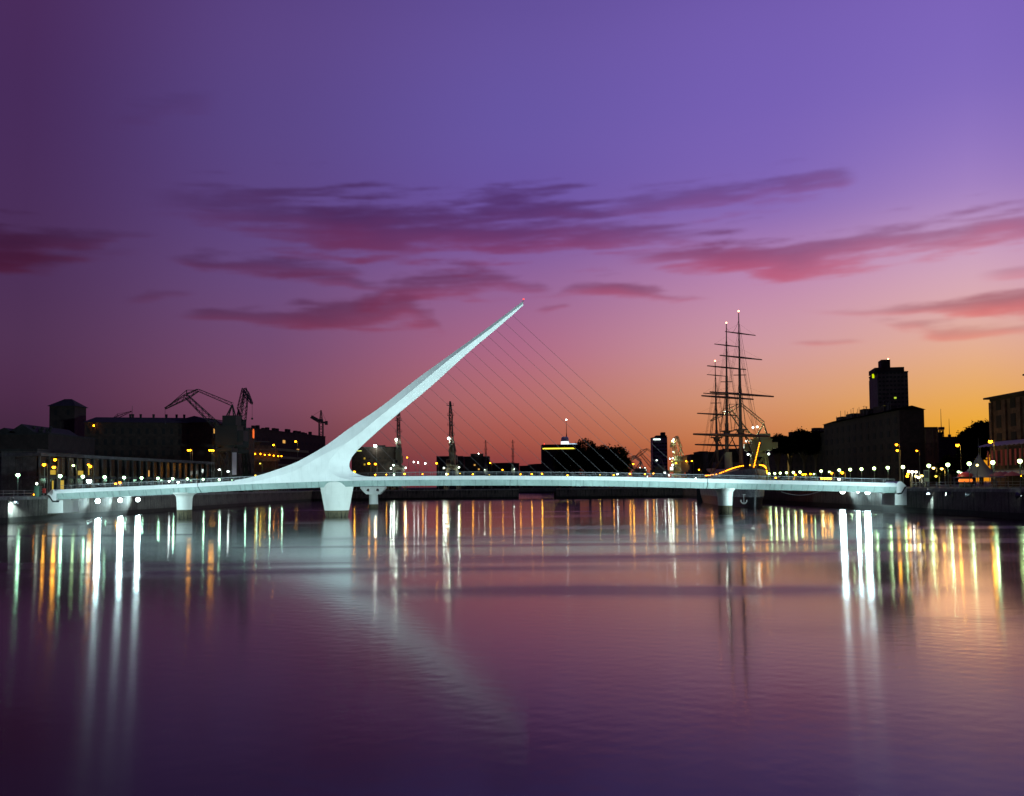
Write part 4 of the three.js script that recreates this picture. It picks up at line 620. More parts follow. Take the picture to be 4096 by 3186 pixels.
// ------------------------------------------------------------------ dock cranes (level-luffing, on portals)
// local axes: the jib reaches along +x; head = jib head, tip = end of the fly jib, both [x, y] above the ground
function dockCrane(label, px, D, yaw, o = {}) {
  const { head = [14, 30], tip = [21.5, 27], portal = 13, house = 9, hw = 6, paint = M.crane, lamps = [], s = 1, cab, hz = 4.6, ticks = 0 } = o;
  const p = gp(px, D), t = thing('dock_crane', label, 'crane', V(p.x, GB, p.z), yaw, 'old dock cranes');
  t.scale.setScalar(s);
  for (const [x, z] of [[1, 1], [1, -1], [-1, 1], [-1, -1]]) { const leg = part('leg', lattice(V(x * 3.1, 0, z * 2.7), V(x * 2.0, portal, z * 1.8), 1.0, 0.8, 7, 0.11), paint, t); part('wheel_truck', bx(x * 3.1, 0.4, z * 2.7, 2.2, 0.8, 0.7), paint, leg); }
  part('portal_frame', [bx(0, portal, 0, 5.2, 1.0, 4.6), beam(V(-3, portal * 0.35, 2.4), V(3, portal * 0.35, 2.4), 0.35), beam(V(-3, portal * 0.35, -2.4), V(3, portal * 0.35, -2.4), 0.35), ...[2, -2].flatMap((z) => [beam(V(-3, portal * 0.35, z * 1.2), V(2, portal, z), 0.22), beam(V(3, portal * 0.35, z * 1.2), V(-2, portal, z), 0.22)])], paint, t);
  part('turntable', lathe([[2.2, portal + 0.5], [2.2, portal + 1.1], [2.6, portal + 1.2], [2.6, portal + 1.5]], 18), paint, t);
  const hy = portal + 1.5;
  const hs = part('machine_house', [bx(-0.8, hy + house * 0.32, 0, hw, house * 0.64, hz), bx(-1.6, hy + house * 0.82, 0, hw * 0.62, house * 0.36, hz * 0.86)], paint, t);
  part('roof', bx(-0.8, hy + house * 0.64 + 0.1, 0, hw + 0.5, 0.2, hz + 0.4), paint, hs);
  part('counterweight', bx(-hw / 2 - 1.7, hy + house * 0.3, 0, 2.0, house * 0.36, 3.6), paint, t);
  part('cab', bx(hw / 2 + 0.4, hy + 1.2, 1.2, 1.9, 2.4, 2.0), paint, t);
  for (const [x, z, sx, sz] of [[hw / 2 + 1.38, 1.2, 0.08, 1.5], [hw / 2 + 0.4, 2.24, 1.4, 0.08]]) part('cab_window', bx(x, hy + 1.5, z, sx, 1.3, sz), cab ?? M.glass, t);
  if (cab) for (const x of [-2.2, 0]) part('house_window', bx(x, hy + 2.6, hz / 2 + 0.04, 1.6, 1.7, 0.08), cab, t);
  part('gangway', [bx(0, hy + 0.1, hz / 2 + 0.6, hw + 2, 0.1, 1.2), beam(V(-hw / 2 - 1, hy + 1, hz / 2 + 1), V(hw / 2 + 1, hy + 1, hz / 2 + 1), 0.06), ...[-3, -1, 1, 3].map((x) => beam(V(x, hy, hz / 2 + 1), V(x, hy + 1, hz / 2 + 1), 0.06))], paint, t);
  const top = V(-1.8, hy + house + 3.5, 0), foot = V(1.6, hy + house * 0.5, 0), h = V(head[0], head[1], 0), e = V(tip[0], tip[1], 0), d = h.clone().sub(e).normalize(), rear = h.clone().addScaledVector(d, 4.2);
  part('a_frame', [beam(V(1.2, hy + house * 0.64, 1.4), top, 0.3), beam(V(1.2, hy + house * 0.64, -1.4), top, 0.3), beam(V(-3.2, hy + house * 0.64, 1.4), top, 0.3), beam(V(-3.2, hy + house * 0.64, -1.4), top, 0.3)], paint, t);
  const jib = part('jib', lattice(foot, h, o.jw ?? 1.9, 1.1, 11, o.jr ?? 0.10), paint, t);
  part('back_tie', lattice(top, rear, 0.9, 0.7, 11, 0.07), paint, t);
  part('fly_jib', [...lattice(rear, h, 0.7, 1.4, 3, o.jr ?? 0.09), ...lattice(h, e, 1.4, 0.4, 7, o.jr ?? 0.09), beam(rear, h.clone().add(V(0, 2.0, 0)), 0.16), beam(h.clone().add(V(0, 2.0, 0)), e, 0.16), beam(h.clone().add(V(0, 2.0, 0)), h, 0.22)], paint, t);
  part('hook_rope', [bar(e, e.clone().add(V(0, -4.5, 0)), 0.05), ball(e.clone().add(V(0, -4.7, 0)), 0.35, 8)], paint, t);
  part('luffing_screw', beam(V(-0.4, hy + house * 0.8, 0), foot.clone().lerp(h, 0.35), 0.28), paint, t);
  for (let k = 1; k <= ticks; k++) { const q = foot.clone().lerp(e, k / (ticks + 0.4)); part('platform', [bx(q.x, q.y, 0, 1.6, 0.14, 3.0), beam(V(q.x, q.y + 0.9, -1.4), V(q.x, q.y + 0.9, 1.4), 0.1), beam(V(q.x, q.y, -1.4), V(q.x, q.y + 0.9, -1.4), 0.1), beam(V(q.x, q.y, 1.4), V(q.x, q.y + 0.9, 1.4), 0.1)], paint, t); }
  for (const [x, y, z, cd, r = 0.36] of lamps) { part('work_lamp', ball(V(x, y, z), r), M.workLight, t); addPoint(t, V(x + 0.3, y - 0.75, z + 0.2), [0.82, 1, 0.80], cd * (o.boost ?? 1), 0.25); }
  return t;
}
const YL = Math.PI, TO = -Math.PI / 2, AWAY = Math.PI / 2;
dockCrane('black dock crane on the left quay with its lattice jib reaching left', 905, 307, YL - 0.15, { head: [13.2, 29.8], tip: [20.3, 26.2], hw: 7, paint: M.craneBlack });
dockCrane('black dock crane on the left quay with its steep jib bent to the right', 958, 324, -1.05, { head: [7.5, 31.2], tip: [14.5, 27.6], paint: M.craneBlack });
dockCrane('tall lit dock crane seen end on, left of two beyond the pylon', 1594, 431, TO + 0.1, { head: [4, 31], tip: [6, 36.5], portal: 9, hw: 4, hz: 2.6, ticks: 4, jw: 1.5, boost: 3, jr: 0.17, paint: M.crane, lamps: [[3.6, 21.5, 1.0, 26, 0.6], [4.5, 6.5, 2, 20], [2.5, 9.4, -3, 14], [2.5, 9.2, 3.3, 14]] });
dockCrane('tall lit dock crane seen end on, right of two beyond the pylon', 1808, 431, TO - 0.06, { head: [4, 31], tip: [6, 37.5], portal: 9, hw: 4, hz: 2.6, ticks: 5, jw: 1.5, boost: 3, jr: 0.17, paint: M.crane, lamps: [[3.6, 21.8, 1.0, 26, 0.6], [4.5, 6.5, 2, 20], [2.5, 9.4, -3.2, 14], [2.5, 9.2, 3.3, 14]] });
dockCrane('small distant dock crane, left of two on the far skyline', 1943, 800, TO, { head: [4, 31], tip: [6, 38], portal: 8, hz: 2.6, ticks: 4, paint: M.crane, lamps: [[4, 14.5, 1, 30], [4, 6, 2, 20]] });
dockCrane('small distant dock crane, right of two on the far skyline', 2051, 800, TO, { head: [4, 31], tip: [6, 38], portal: 8, hz: 2.6, ticks: 4, paint: M.crane, lamps: [[4, 14.8, -1, 30], [4, 5, 2, 20]] });
dockCrane('dock crane with spread jib before the dark slab tower', 2632, 520, YL - 0.25, { head: [9, 17.5], tip: [13.2, 14.5], portal: 5.0, house: 4.5, lamps: [[1, 14, 2.5, 14], [-2, 4, 3, 20]], cab: M.winYellow });
dockCrane('dock crane with brilliant work lamps left of the sailing ship', 2716, 440, TO - 0.7, { head: [4.5, 19.6], tip: [7, 17.5], portal: 5.2, house: 7, paint: M.cranePaint, lamps: [[4.5, 21, 0, 50], [2.5, 15.6, 1.5, 30], [3.2, 12.6, 2.6, 30], [0.2, 12.8, 3, 30], [-2.4, 12.4, 3, 20], [4.4, 5.2, 2.6, 12]], cab: glow(0.9, 1, 0.9, 2.0) });
dockCrane('small dock crane with lit cabin right of the far trees', 2552, 470, YL - 0.9, { head: [6, 12.5], tip: [9, 10.5], portal: 3.5, house: 4, hw: 5, lamps: [[8, 12.2, 1, 25], [1.4, 9.2, 2.5, 20], [-2, 9, 2.6, 16], [2, 5, 2.8, 14], [-3, 5, 2.8, 14]], cab: glow(0.7, 1, 0.8, 1.5) });
dockCrane('dock crane with a lit yellow cabin behind the sailing ship', 3036, 330, YL - 0.12, { head: [9.2, 25.6], tip: [15.5, 22.2], portal: 10.6, house: 5.5, hw: 6.5, paint: M.cranePaint, lamps: [[10.4, 25.4, 0.6, 30], [1.6, 19.8, 1.0, 20], [0.2, 20.0, 1.2, 20], [3.6, 15.4, 2.8, 10], [-2.6, 15.4, 2.8, 10], [3.1, 11.0, 3.2, 16], [-3.6, 11.0, 3.2, 16]], cab: glow(0.85, 1, 0.8, 1.6) });
dockCrane('small distant dock crane above the long warehouse roof', 425, 600, 0.15, { head: [6, 45], tip: [14, 48.5], portal: 26, house: 8, paint: M.craneBlack });
{ // tower crane beside the apartment house
  const p = gp(1283, 530), t = thing('tower_crane', 'dark tower crane with a short raised jib left of the pylon', 'crane', V(p.x, GB, p.z), 0), H = hgt(1283, 1690, 530);
  part('mast', lattice(V(0, 0, 0), V(0, H, 0), 2.0, 2.0, 24, 0.2), M.crane, t);
  part('jib', [...lattice(V(-0.5, H + 0.3, 0), V(-5.2, H + 3.0, 0.5), 1.6, 1.3, 5, 0.2), beam(V(-0.5, H + 0.3, 0), V(-5.2, H + 3.0, 0.5), 0.9)], M.crane, t);
  part('counter_jib', [beam(V(0, H, 0), V(3.0, H - 0.2, 0), 0.9, 1.4), bx(2.8, H - 0.4, 0, 1.4, 2.0, 1.6)], M.crane, t);
  part('apex', [...lattice(V(0, H, 0), V(0, H + 6.4, 0), 1.5, 0.3, 6, 0.16)], M.crane, t); part('tie_rope', [bar(V(0, H + 6.3, 0), V(-4.6, H + 3.2, 0.4), 0.06), bar(V(0, H + 6.3, 0), V(2.8, H + 0.4, 0), 0.06)], M.cable, t);
  part('cab', bx(0.6, H + 0.6, 1.0, 1.3, 1.7, 1.2), M.crane, t);
}
{ // the pale banner hung on the crane's portal
  const a = at(937, 1811, 303), b = at(937, 1900, 303), t = thing('banner', 'narrow pale vertical banner hanging below the black cranes', 'banner', V(a.x, b.y, -303));
  part('cloth', bx(0, (a.y - b.y) / 2, 0, 1.35, a.y - b.y, 0.06), M.banner, t);
  part('pole', bar(V(-0.85, GROUND - b.y, 0), V(-0.85, a.y - b.y + 0.4, 0), 0.07), M.steel, t); part('spreader', [beam(V(-0.85, a.y - b.y + 0.1, 0), V(0.8, a.y - b.y + 0.1, 0), 0.08), beam(V(-0.85, -0.05, 0), V(0.8, -0.05, 0), 0.08)], M.steel, t);
}

// ------------------------------------------------------------------ the sailing ship behind the bridge
{
  const axis = (D) => V(55 + 0.085 * (D - 226), 0, -D), stemD = 226, ship = thing('sailing_ship', 'three masted museum ship with bare yards and orange string lights along its bow', 'ship', V(axis(262).x, 0, -262));
  const fw = V(-0.085, 0, 1).normalize(), sd = V(1, 0, 0.085).normalize();              // towards the bow; towards its right as the camera sees it
  const L0 = 84, hb = (s) => 6.6 * Math.pow(clamp(s / 26), 0.55) * (1 - 0.35 * smooth(60, 84, s)), deckY = (s) => 7.0 + 1.9 * (1 - smooth(0, 26, s)) + 0.6 * smooth(55, 84, s);
  const ptAt = (s, side, y, k) => axis(stemD + s - (k ?? 0)).addScaledVector(sd, side).setY(y);
  const ring2 = (ys, flare) => { const loops = []; for (let i = 0; i <= 28; i++) { const s = L0 * Math.pow(i / 28, 1.5); loops.push(ys(s).map((y) => { const f = flare(y, s); return [s, hb(s) * f, y]; })); } return loops; };
  const shell = (y0, y1, f0, f1, n) => { const out = []; for (const k of [-1, 1]) for (let j = 0; j < n; j++) { const A = [], B = []; for (let i = 0; i <= 30; i++) { const s = L0 * Math.pow(i / 30, 1.6), yy = (t) => y0(s) + (y1(s) - y0(s)) * t, ff = (t) => f0 + (f1 - f0) * t, rake = (y) => clamp((9 - y) / 9) * 2.2 * (1 - i / 30); const t0 = j / n, t1 = (j + 1) / n; A.push(ptAt(s, k * (0.15 + hb(s) * ff(t0)), yy(t0), -rake(yy(t0)))); B.push(ptAt(s, k * (0.15 + hb(s) * ff(t1)), yy(t1), -rake(yy(t1)))); } out.push(strip(A, B)); } return out; };
  const low = () => -1, mid = () => 2.35;
  const hull = wpart('hull', [...shell(low, mid, 0.66, 0.86, 3), fan([ptAt(L0, -5, -1), ptAt(L0, 5, -1), ptAt(L0, 5, 8), ptAt(L0, -5, 8)])], M.hull, ship);
  const up = wpart('upper_hull', [...shell(mid, deckY, 0.862, 1.0, 3), beam(ptAt(0, 0, -1, -2.2), ptAt(0, 0, 9.0), 0.36)], M.hullGrey, ship);
  { const A = [], B = []; for (let i = 0; i <= 30; i++) { const s = L0 * Math.pow(i / 30, 1.6); A.push(ptAt(s, -hb(s) - 0.1, deckY(s) - 0.9)); B.push(ptAt(s, hb(s) + 0.1, deckY(s) - 0.9)); } wpart('deck', strip(A, B), M.plank, ship); }
  for (let i = 0; i < 7; i++) for (const k of [-1, 1]) { const s = 16 + i * 3.2, p = ptAt(s, k * (hb(s) * 0.93 + 0.2), 4.6), g = new THREE.CylinderGeometry(0.22, 0.22, 0.14, 10); g.rotateZ(Math.PI / 2); g.translate(p.x, p.y, p.z); wpart('porthole', g, M.glass, up); }
  wpart('deckhouse', [bx(axis(268).x, 8.1, -268, 6, 2.6, 9), bx(axis(284).x, 8.3, -284, 5, 2.8, 12)], M.white, ship);
  wpart('bridge_house', bx(axis(276).x + 0.3, 10.3, -276, 8, 2.2, 3.2), M.slab, ship);
  wpart('funnel', bar(axis(272).setY(8), axis(272.6).setY(14), 1.1, 1.0, 16), M.cranePaint, ship);
  wpart('deck_boat', (() => { const g = new THREE.SphereGeometry(1, 12, 8, 0, 6.284, Math.PI / 2, Math.PI / 2); g.scale(1.1, 1.1, 3.4); g.translate(axis(270).x - 5, 9.6, -270); return g; })(), M.white, ship);
  // anchor on the bow
  { const c = at(2976, 2004, 229.5), an = [bar(V(0, -0.6, 0), V(0, 1.5, 0), 0.1, 0.09, 8), beam(V(-0.45, 1.35, 0), V(0.45, 1.35, 0), 0.12), ...[-1, 1].flatMap((k) => [beam(V(0, -0.62, 0), V(k * 0.45, -0.52, 0), 0.2), beam(V(k * 0.42, -0.54, 0), V(k * 0.68, -0.18, 0), 0.17), beam(V(k * 0.5, 0.0, 0), V(k * 0.82, -0.16, 0), 0.2, 0.1), beam(V(k * 0.62, -0.15, 0), V(k * 0.72, 0.22, 0), 0.14)])];
    const g = merged(an); g.translate(c.x, c.y, c.z); wpart('anchor', g, M.white, ship); const h = new THREE.TorusGeometry(0.62, 0.12, 8, 20); h.translate(c.x + 1.15, c.y + 2.2, c.z + 0.1); wpart('hawse_pipe', h, M.hullGrey, up); }
  // masts and yards measured off the photograph; the yards are braced, their right ends farther off
  const bone = (D, px, py) => at(px, py, D);
  const masts = [
    { D: 255, top: [2955, 1250], foot: 2966, r: 0.55, yards: [[2901, 3021, 1336, 0.14], [2880, 3047, 1432, 0.18], [2842, 3094, 1579, 0.25], [2848, 3077, 1743, 0.32]], cross: [[2937, 2986, 1501]], fat: 1725 },
    { D: 275, top: [2906, 1296], foot: 2908, r: 0.55, yards: [[2858, 2957, 1384, 0.14], [2830, 2983, 1473, 0.18], [2808, 3013, 1592, 0.25], [2776, 3036, 1743, 0.32]], cross: [[2881, 2926, 1528]], fat: 1730 },
    { D: 295, top: [2861, 1448], foot: 2870, r: 0.45, yards: [[2828, 2902, 1503, 0.12], [2814, 2912, 1578, 0.15], [2790, 2948, 1659, 0.2], [2782, 2958, 1782, 0.26]], cross: [[2847, 2881, 1613]], fat: 1755 },
  ];
  const tops = [], rig = [];
  masts.forEach((m, i) => {
    const c = axis(m.D), tp = bone(m.D, ...m.top), ft = V(bone(m.D, m.foot, 1900).x, 6, c.z);
    tp.z = c.z; tops.push([tp, ft]);
    const along = (y) => ft.clone().lerp(tp, (y - ft.y) / (tp.y - ft.y));
    const y1 = bone(m.D, m.foot, m.fat).y, y2 = bone(m.D, m.foot, m.cross[0][2]).y;
    const o = wpart('mast', [bar(ft, along(y1 + 2.5), m.r, m.r * 0.92, 12), bar(along(y1), along(y2 + 1.6), m.r * 0.72, m.r * 0.6, 10), bar(along(y2), tp, m.r * 0.5, m.r * 0.2, 8)], M.spar, ship);
    wpart('mast_top', [bx(along(y1).x, y1 + 0.3, c.z, 3.2, 0.25, 2.6), bar(along(y1 - 1.2), along(y1 + 0.2), 0.5, 1.1, 8)], M.spar, o);
    wpart('crosstree', [beam(along(y2).add(V(-1.6, 0, 0)), along(y2).add(V(1.6, 0, 0)), 0.2), beam(along(y2).add(V(0, 0, -0.8)), along(y2).add(V(0, 0, 0.8)), 0.15)], M.spar, o);
    for (const [xa, xb, py, r] of m.yards) {
      const mid2 = bone(m.D, (xa + xb) / 2, py), y = mid2.y, q = along(y), wa = (q.x - bone(m.D, xa, py).x), wb = (bone(m.D, xb, py).x - q.x), ph = 0.85, f = 1.0;
      const a = q.clone().add(V(-wa * 1.03, 0, wa * Math.tan(ph))), b = q.clone().add(V(wb * 0.98, 0, -wb * Math.tan(ph))), n = 5;
      a.z = c.z + wa * Math.tan(ph) * 0.8; b.z = c.z - wb * Math.tan(ph) * 0.8;
      const fa = -a.z / m.D, fb = -b.z / m.D; a.x = a.x * fa; b.x = b.x * fb;             // keep the measured ends at their own distance
      const off = V(0, 0, m.r + r), rr = r * 1.35;
      wpart('yard', [bar(a.clone().add(off), q.clone().add(off), rr * 0.55, rr, 8), bar(q.clone().add(off), b.clone().add(off), rr, rr * 0.55, 8)], M.spar, o);
      rig.push(bar(a.clone().add(off), along(Math.min(tp.y - 0.3, y + 2.6)), 0.012), bar(b.clone().add(off), along(Math.min(tp.y - 0.3, y + 2.6)), 0.012));
    }
    for (const k of [-1, 1]) for (let j = 0; j < 5; j++) { const s = m.D - stemD + 1 + j * 1.3; rig.push(bar(ptAt(s, k * (hb(s) - 0.1), deckY(s)), along(y1 + 1.5), 0.04), ...(j < 3 ? [bar(along(y1 + 0.4).add(V(k * 1.5, 0, -0.5 * j)), along(y2 + 0.3), 0.03), bar(ptAt(s + 2, k * hb(s), deckY(s)), along(tp.y - 4 - 2 * j), 0.028)] : [])); }
    for (const k of [-1, 1]) for (let j = 1; j < 9; j++) { const s0 = m.D - stemD + 1, s1 = s0 + 5.2, f = j / 10; rig.push(bar(ptAt(s0, k * (hb(s0) - 0.1), deckY(s0)).lerp(along(y1 + 1.5), f), ptAt(s1, k * (hb(s1) - 0.1), deckY(s1)).lerp(along(y1 + 1.5), f), 0.02)); }
    const lp = tp.clone().add(V(0, 0.3, 0)); wpart('masthead_light', ball(lp, 0.22), M.masthead, o); addPoint(ship, lp.clone().sub(ship.position), [1, 0.4, 0.2], 6, 0.2);
  });
  const bow = V(axis(226).x, 9.1, -226), tipB = at(3043, 1773, 212);
  wpart('bowsprit', [bar(bow.clone().add(V(0.3, -0.6, -4)), tipB, 0.34, 0.16, 10), bar(bow.clone().lerp(tipB, 0.15), bow.clone().lerp(tipB, 0.15).add(V(0.2, -2.6, 0.3)), 0.1)], M.spar, ship);
  wpart('cathead', [beam(at(3012, 1872, 225.5), at(3073, 1879, 228), 0.22), beam(at(3010, 1872, 225.5), at(2956, 1880, 228), 0.22)], M.spar, ship);
  const seg = (a, b, n, dip = 0) => { let q = a.clone(); for (let i = 1; i <= n; i++) { const p = a.clone().lerp(b, i / n); p.y -= dip * 4 * (i / n) * (1 - i / n); rig.push(bar(q, p, 0.035)); q = p; } };
  seg(tops[0][0].clone().add(V(0, -2, 0)), tops[1][0].clone().add(V(0, -1, 0)), 10, 2.2);
  for (const f of [0.25, 0.5, 0.75, 0.95]) seg(tops[0][1].clone().lerp(tops[0][0], f), f < 0.4 ? bow : tipB, 2);
  for (const [i, j] of [[1, 0], [2, 1]]) for (const f of [0.35, 0.6, 0.85]) seg(tops[i][1].clone().lerp(tops[i][0], f), tops[j][1].clone().lerp(tops[j][0], f * 0.35), 1);
  const rg = wpart('rigging', rig, M.rope, ship); rg.userData.kind = 'stuff';
  // strings of orange bulbs
  const bulbs = [], line = (a, b, n, sag = 0) => { for (let i = 0; i <= n; i++) { const p = a.clone().lerp(b, i / n); p.y -= sag * 4 * (i / n) * (1 - i / n); bulbs.push(ball(p, 0.11, 6)); } };
  const rail = (s, k) => ptAt(s, k * (hb(s) + 0.1), deckY(s) + 0.75);
  for (let s = 0; s < 42; s += s < 16 ? 0.85 : 1.5) for (const k of [-1, 1]) if (hash(Math.round(s * 10), k + 7) > 0.12) bulbs.push(ball(rail(s, k), 0.13, 6));
  line(bow.clone().add(V(-0.45, 0.1, 0.3)), tipB.clone().add(V(-0.25, 0, 0.15)), 15);
  const sb = wpart('string_light', bulbs, M.string, ship); sb.userData.kind = 'stuff';
  for (const p of [bow.clone().lerp(tipB, 0.5), rail(4, -1), rail(14, -1), rail(28, -1), rail(8, 1), rail(18, 1)]) addPoint(ship, p.clone().add(V(0, 0.5, 0.2)).sub(ship.position), [1, 0.42, 0.05], 10, 0.3);
  // mooring rope to the right quay
  { const a = at(3125, 1968, 232), b = V(XR + 0.2, GROUND + 0.3, -226), g = []; let q = a.clone(); for (let i = 1; i <= 16; i++) { const p = a.clone().lerp(b, i / 16); p.y -= 1.3 * 4 * (i / 16) * (1 - i / 16); g.push(bar(q, p, 0.05)); q = p; } solo('mooring_rope', g, M.white, 'slack pale mooring rope between the ship and the right quay', 'rope'); }
}

// ------------------------------------------------------------------ trees
function tree(name, p, h, rx, ry, n, seed, label, group, leafMat = M.leaf, lobes = 9, size = 0.5) {
  const t = thing(name, label, 'tree', p, 0, group), R = rng(seed), cy = h - ry;
  const trunk = [bar(V(0, 0, 0), V(0.2, cy * 0.7, 0), h * 0.03, h * 0.02, 8)], blobs = [];
  for (let i = 0; i < lobes; i++) { const a = R() * 6.283, u = Math.sqrt(R()) * 0.72, c = V(Math.cos(a) * u * rx, cy + (R() * 1.5 - 0.62) * ry * (1 - u * 0.55), Math.sin(a) * u * rx * 0.8); blobs.push([c, (0.34 + 0.28 * R()) * Math.min(rx, ry * 1.2)]); trunk.push(bar(V(0.1, cy * (0.4 + 0.3 * R()), 0), c, h * 0.012, h * 0.005, 5)); }
  part('trunk', trunk, M.bark, t);
  const pos = new Float32Array(n * 9), nor = new Float32Array(n * 9);
  for (let i = 0; i < n; i++) {
    const [c, r] = blobs[R() * blobs.length | 0], z = R() * 2 - 1, a = R() * 6.283, q = Math.sqrt(1 - z * z), d = r * (R() < 0.12 ? 1.0 + 0.4 * R() : 0.4 + 0.66 * Math.sqrt(R())), o = V(c.x + Math.cos(a) * q * d, c.y + z * d * 0.85, c.z + Math.sin(a) * q * d);
    const u = V(R() - 0.5, R() - 0.5, R() - 0.5).normalize(), w = V(R() - 0.5, R() - 0.5, R() - 0.5).cross(u).normalize(), s = size * (0.6 + 0.9 * R()), m = new THREE.Vector3().crossVectors(u, w);
    [[0, 0.6], [-0.42, -0.4], [0.42, -0.4]].forEach(([x, y], k) => { const v = o.clone().addScaledVector(w, x * s).addScaledVector(u, y * s); pos.set([v.x, v.y, v.z], i * 9 + k * 3); nor.set([m.x, m.y, m.z], i * 9 + k * 3); });
  }
  const g = new THREE.BufferGeometry(); g.setAttribute('position', new THREE.BufferAttribute(pos, 3)); g.setAttribute('normal', new THREE.BufferAttribute(nor, 3));
  part('crown', g, leafMat, t);
}
{
  const G = 'trees on the far mole', mk = (px, D, py, rx, ry, n, seed, label, lobes) => { const p = gp(px, D); tree('broad_tree', V(p.x, GB, p.z), hgt(px, py, D), rx, ry, n, seed, label, G, M.leaf, lobes, 0.75); };
  mk(2290, 437, 1786, 7, 8, 9000, 3, 'broad dark tree on the far mole, leftmost of the big three', 10);
  mk(2358, 436, 1773, 8.5, 9, 12000, 4, 'broad dark tree on the far mole, tallest of the big three', 12);
  mk(2446, 435, 1789, 8.5, 8.5, 12000, 5, 'broad dark tree on the far mole, rightmost of the big three', 12);
  mk(2240, 440, 1822, 5, 6, 5000, 6, 'small dark tree at the left foot of the far trees', 8);
  mk(2492, 434, 1838, 4, 4.5, 4000, 7, 'small dark tree at the right foot of the far trees', 7);
  mk(2405, 432, 1828, 6, 6, 5000, 8, 'low dark tree in front of the far trees', 8);
  const r = (px, D, py, rx, ry, n, seed, label, m, size) => { const p = gp(px, D); tree('street_tree', V(p.x, GB, p.z), hgt(px, py, D), rx, ry, n, seed, label, 'street trees on the right quay', m, 11, size); };
  r(3925, 300, 1690, 6.0, 6.0, 12000, 11, 'dark leafy tree against the orange sky beside the brick warehouse', M.leaf, 0.6);
  r(3895, 290, 1722, 4.6, 5.0, 8000, 12, 'lower dark tree left of the one by the brick warehouse', M.leaf, 0.6);
  r(3800, 238, 1806, 3.4, 3.2, 6000, 13, 'small tree lit yellow-green under the street lamp', M.leafLit, 0.34);
  r(3110, 400, 1738, 4.5, 5, 5000, 16, 'dark tree before the far end of the warehouse row, leftmost of four', M.leaf, 0.6);
  r(3160, 385, 1726, 4.5, 5, 5000, 17, 'dark tree before the warehouse row, second of four from the left', M.leaf, 0.6);
  r(3215, 370, 1718, 4.8, 5, 5000, 18, 'dark tree before the warehouse row, third of four from the left', M.leaf, 0.6);
  r(3262, 358, 1722, 4.2, 5, 5000, 19, 'dark tree before the warehouse row, rightmost of four', M.leaf, 0.6);
  r(3745, 225, 1890, 1.6, 1.4, 2500, 14, 'small lit bush by the bright restaurant lamp', M.leafLit, 0.26);
  r(3840, 240, 1822, 2.6, 2.6, 4000, 15, 'smaller tree with ragged lit twigs right of the yellow-green one', M.leafLit, 0.34);
}

// ------------------------------------------------------------------ restaurants and clutter on the right quay
{
  const t = thing('peaked_tent', 'pale peaked tent with a tall pole on the right quay', 'tent', at(3919, 1900, 196).setY(GB)), h = hgt(3919, 1815, 196);
  const n = 24, prof = (f) => h * Math.pow(1 - f, 2.3) * 0.62 + h * 0.38 * (1 - 0.25 * f);
  const rows2 = []; for (let j = 0; j <= 8; j++) { const f = j / 8, l = []; for (let i = 0; i <= n; i++) { const a = i / n * 6.2832; l.push(V(Math.cos(a) * 5.2 * f, prof(f), Math.sin(a) * 4.2 * f)); } rows2.push(l); }
  part('canopy', rows2.slice(0, 8).map((l, j) => strip(l, rows2[j + 1])), mat(0.17, 0.17, 0.21, 0.9, { side: THREE.DoubleSide }), t);
  part('pole', bar(V(0, 0, 0), V(0, h + 3, 0), 0.09, 0.04, 6), M.post, t);
  for (let i = 0; i < 8; i++) { const a = i / 8 * 6.2832; part('leg', bar(V(Math.cos(a) * 5.1, 0, Math.sin(a) * 4.1), V(Math.cos(a) * 5.1, prof(1), Math.sin(a) * 4.1), 0.06), M.post, t); }
  const l = at(3910, 1862, 191.4).sub(t.position); part('lamp', ball(l, 0.24, 12), glow(1, 0.8, 0.3, 4), t); part('lamp_post', bar(V(l.x, 0, l.z), V(l.x, l.y - 0.24, l.z), 0.05), M.post, t); addPoint(t, l, [1, 0.85, 0.4], 8, 0.22);
}
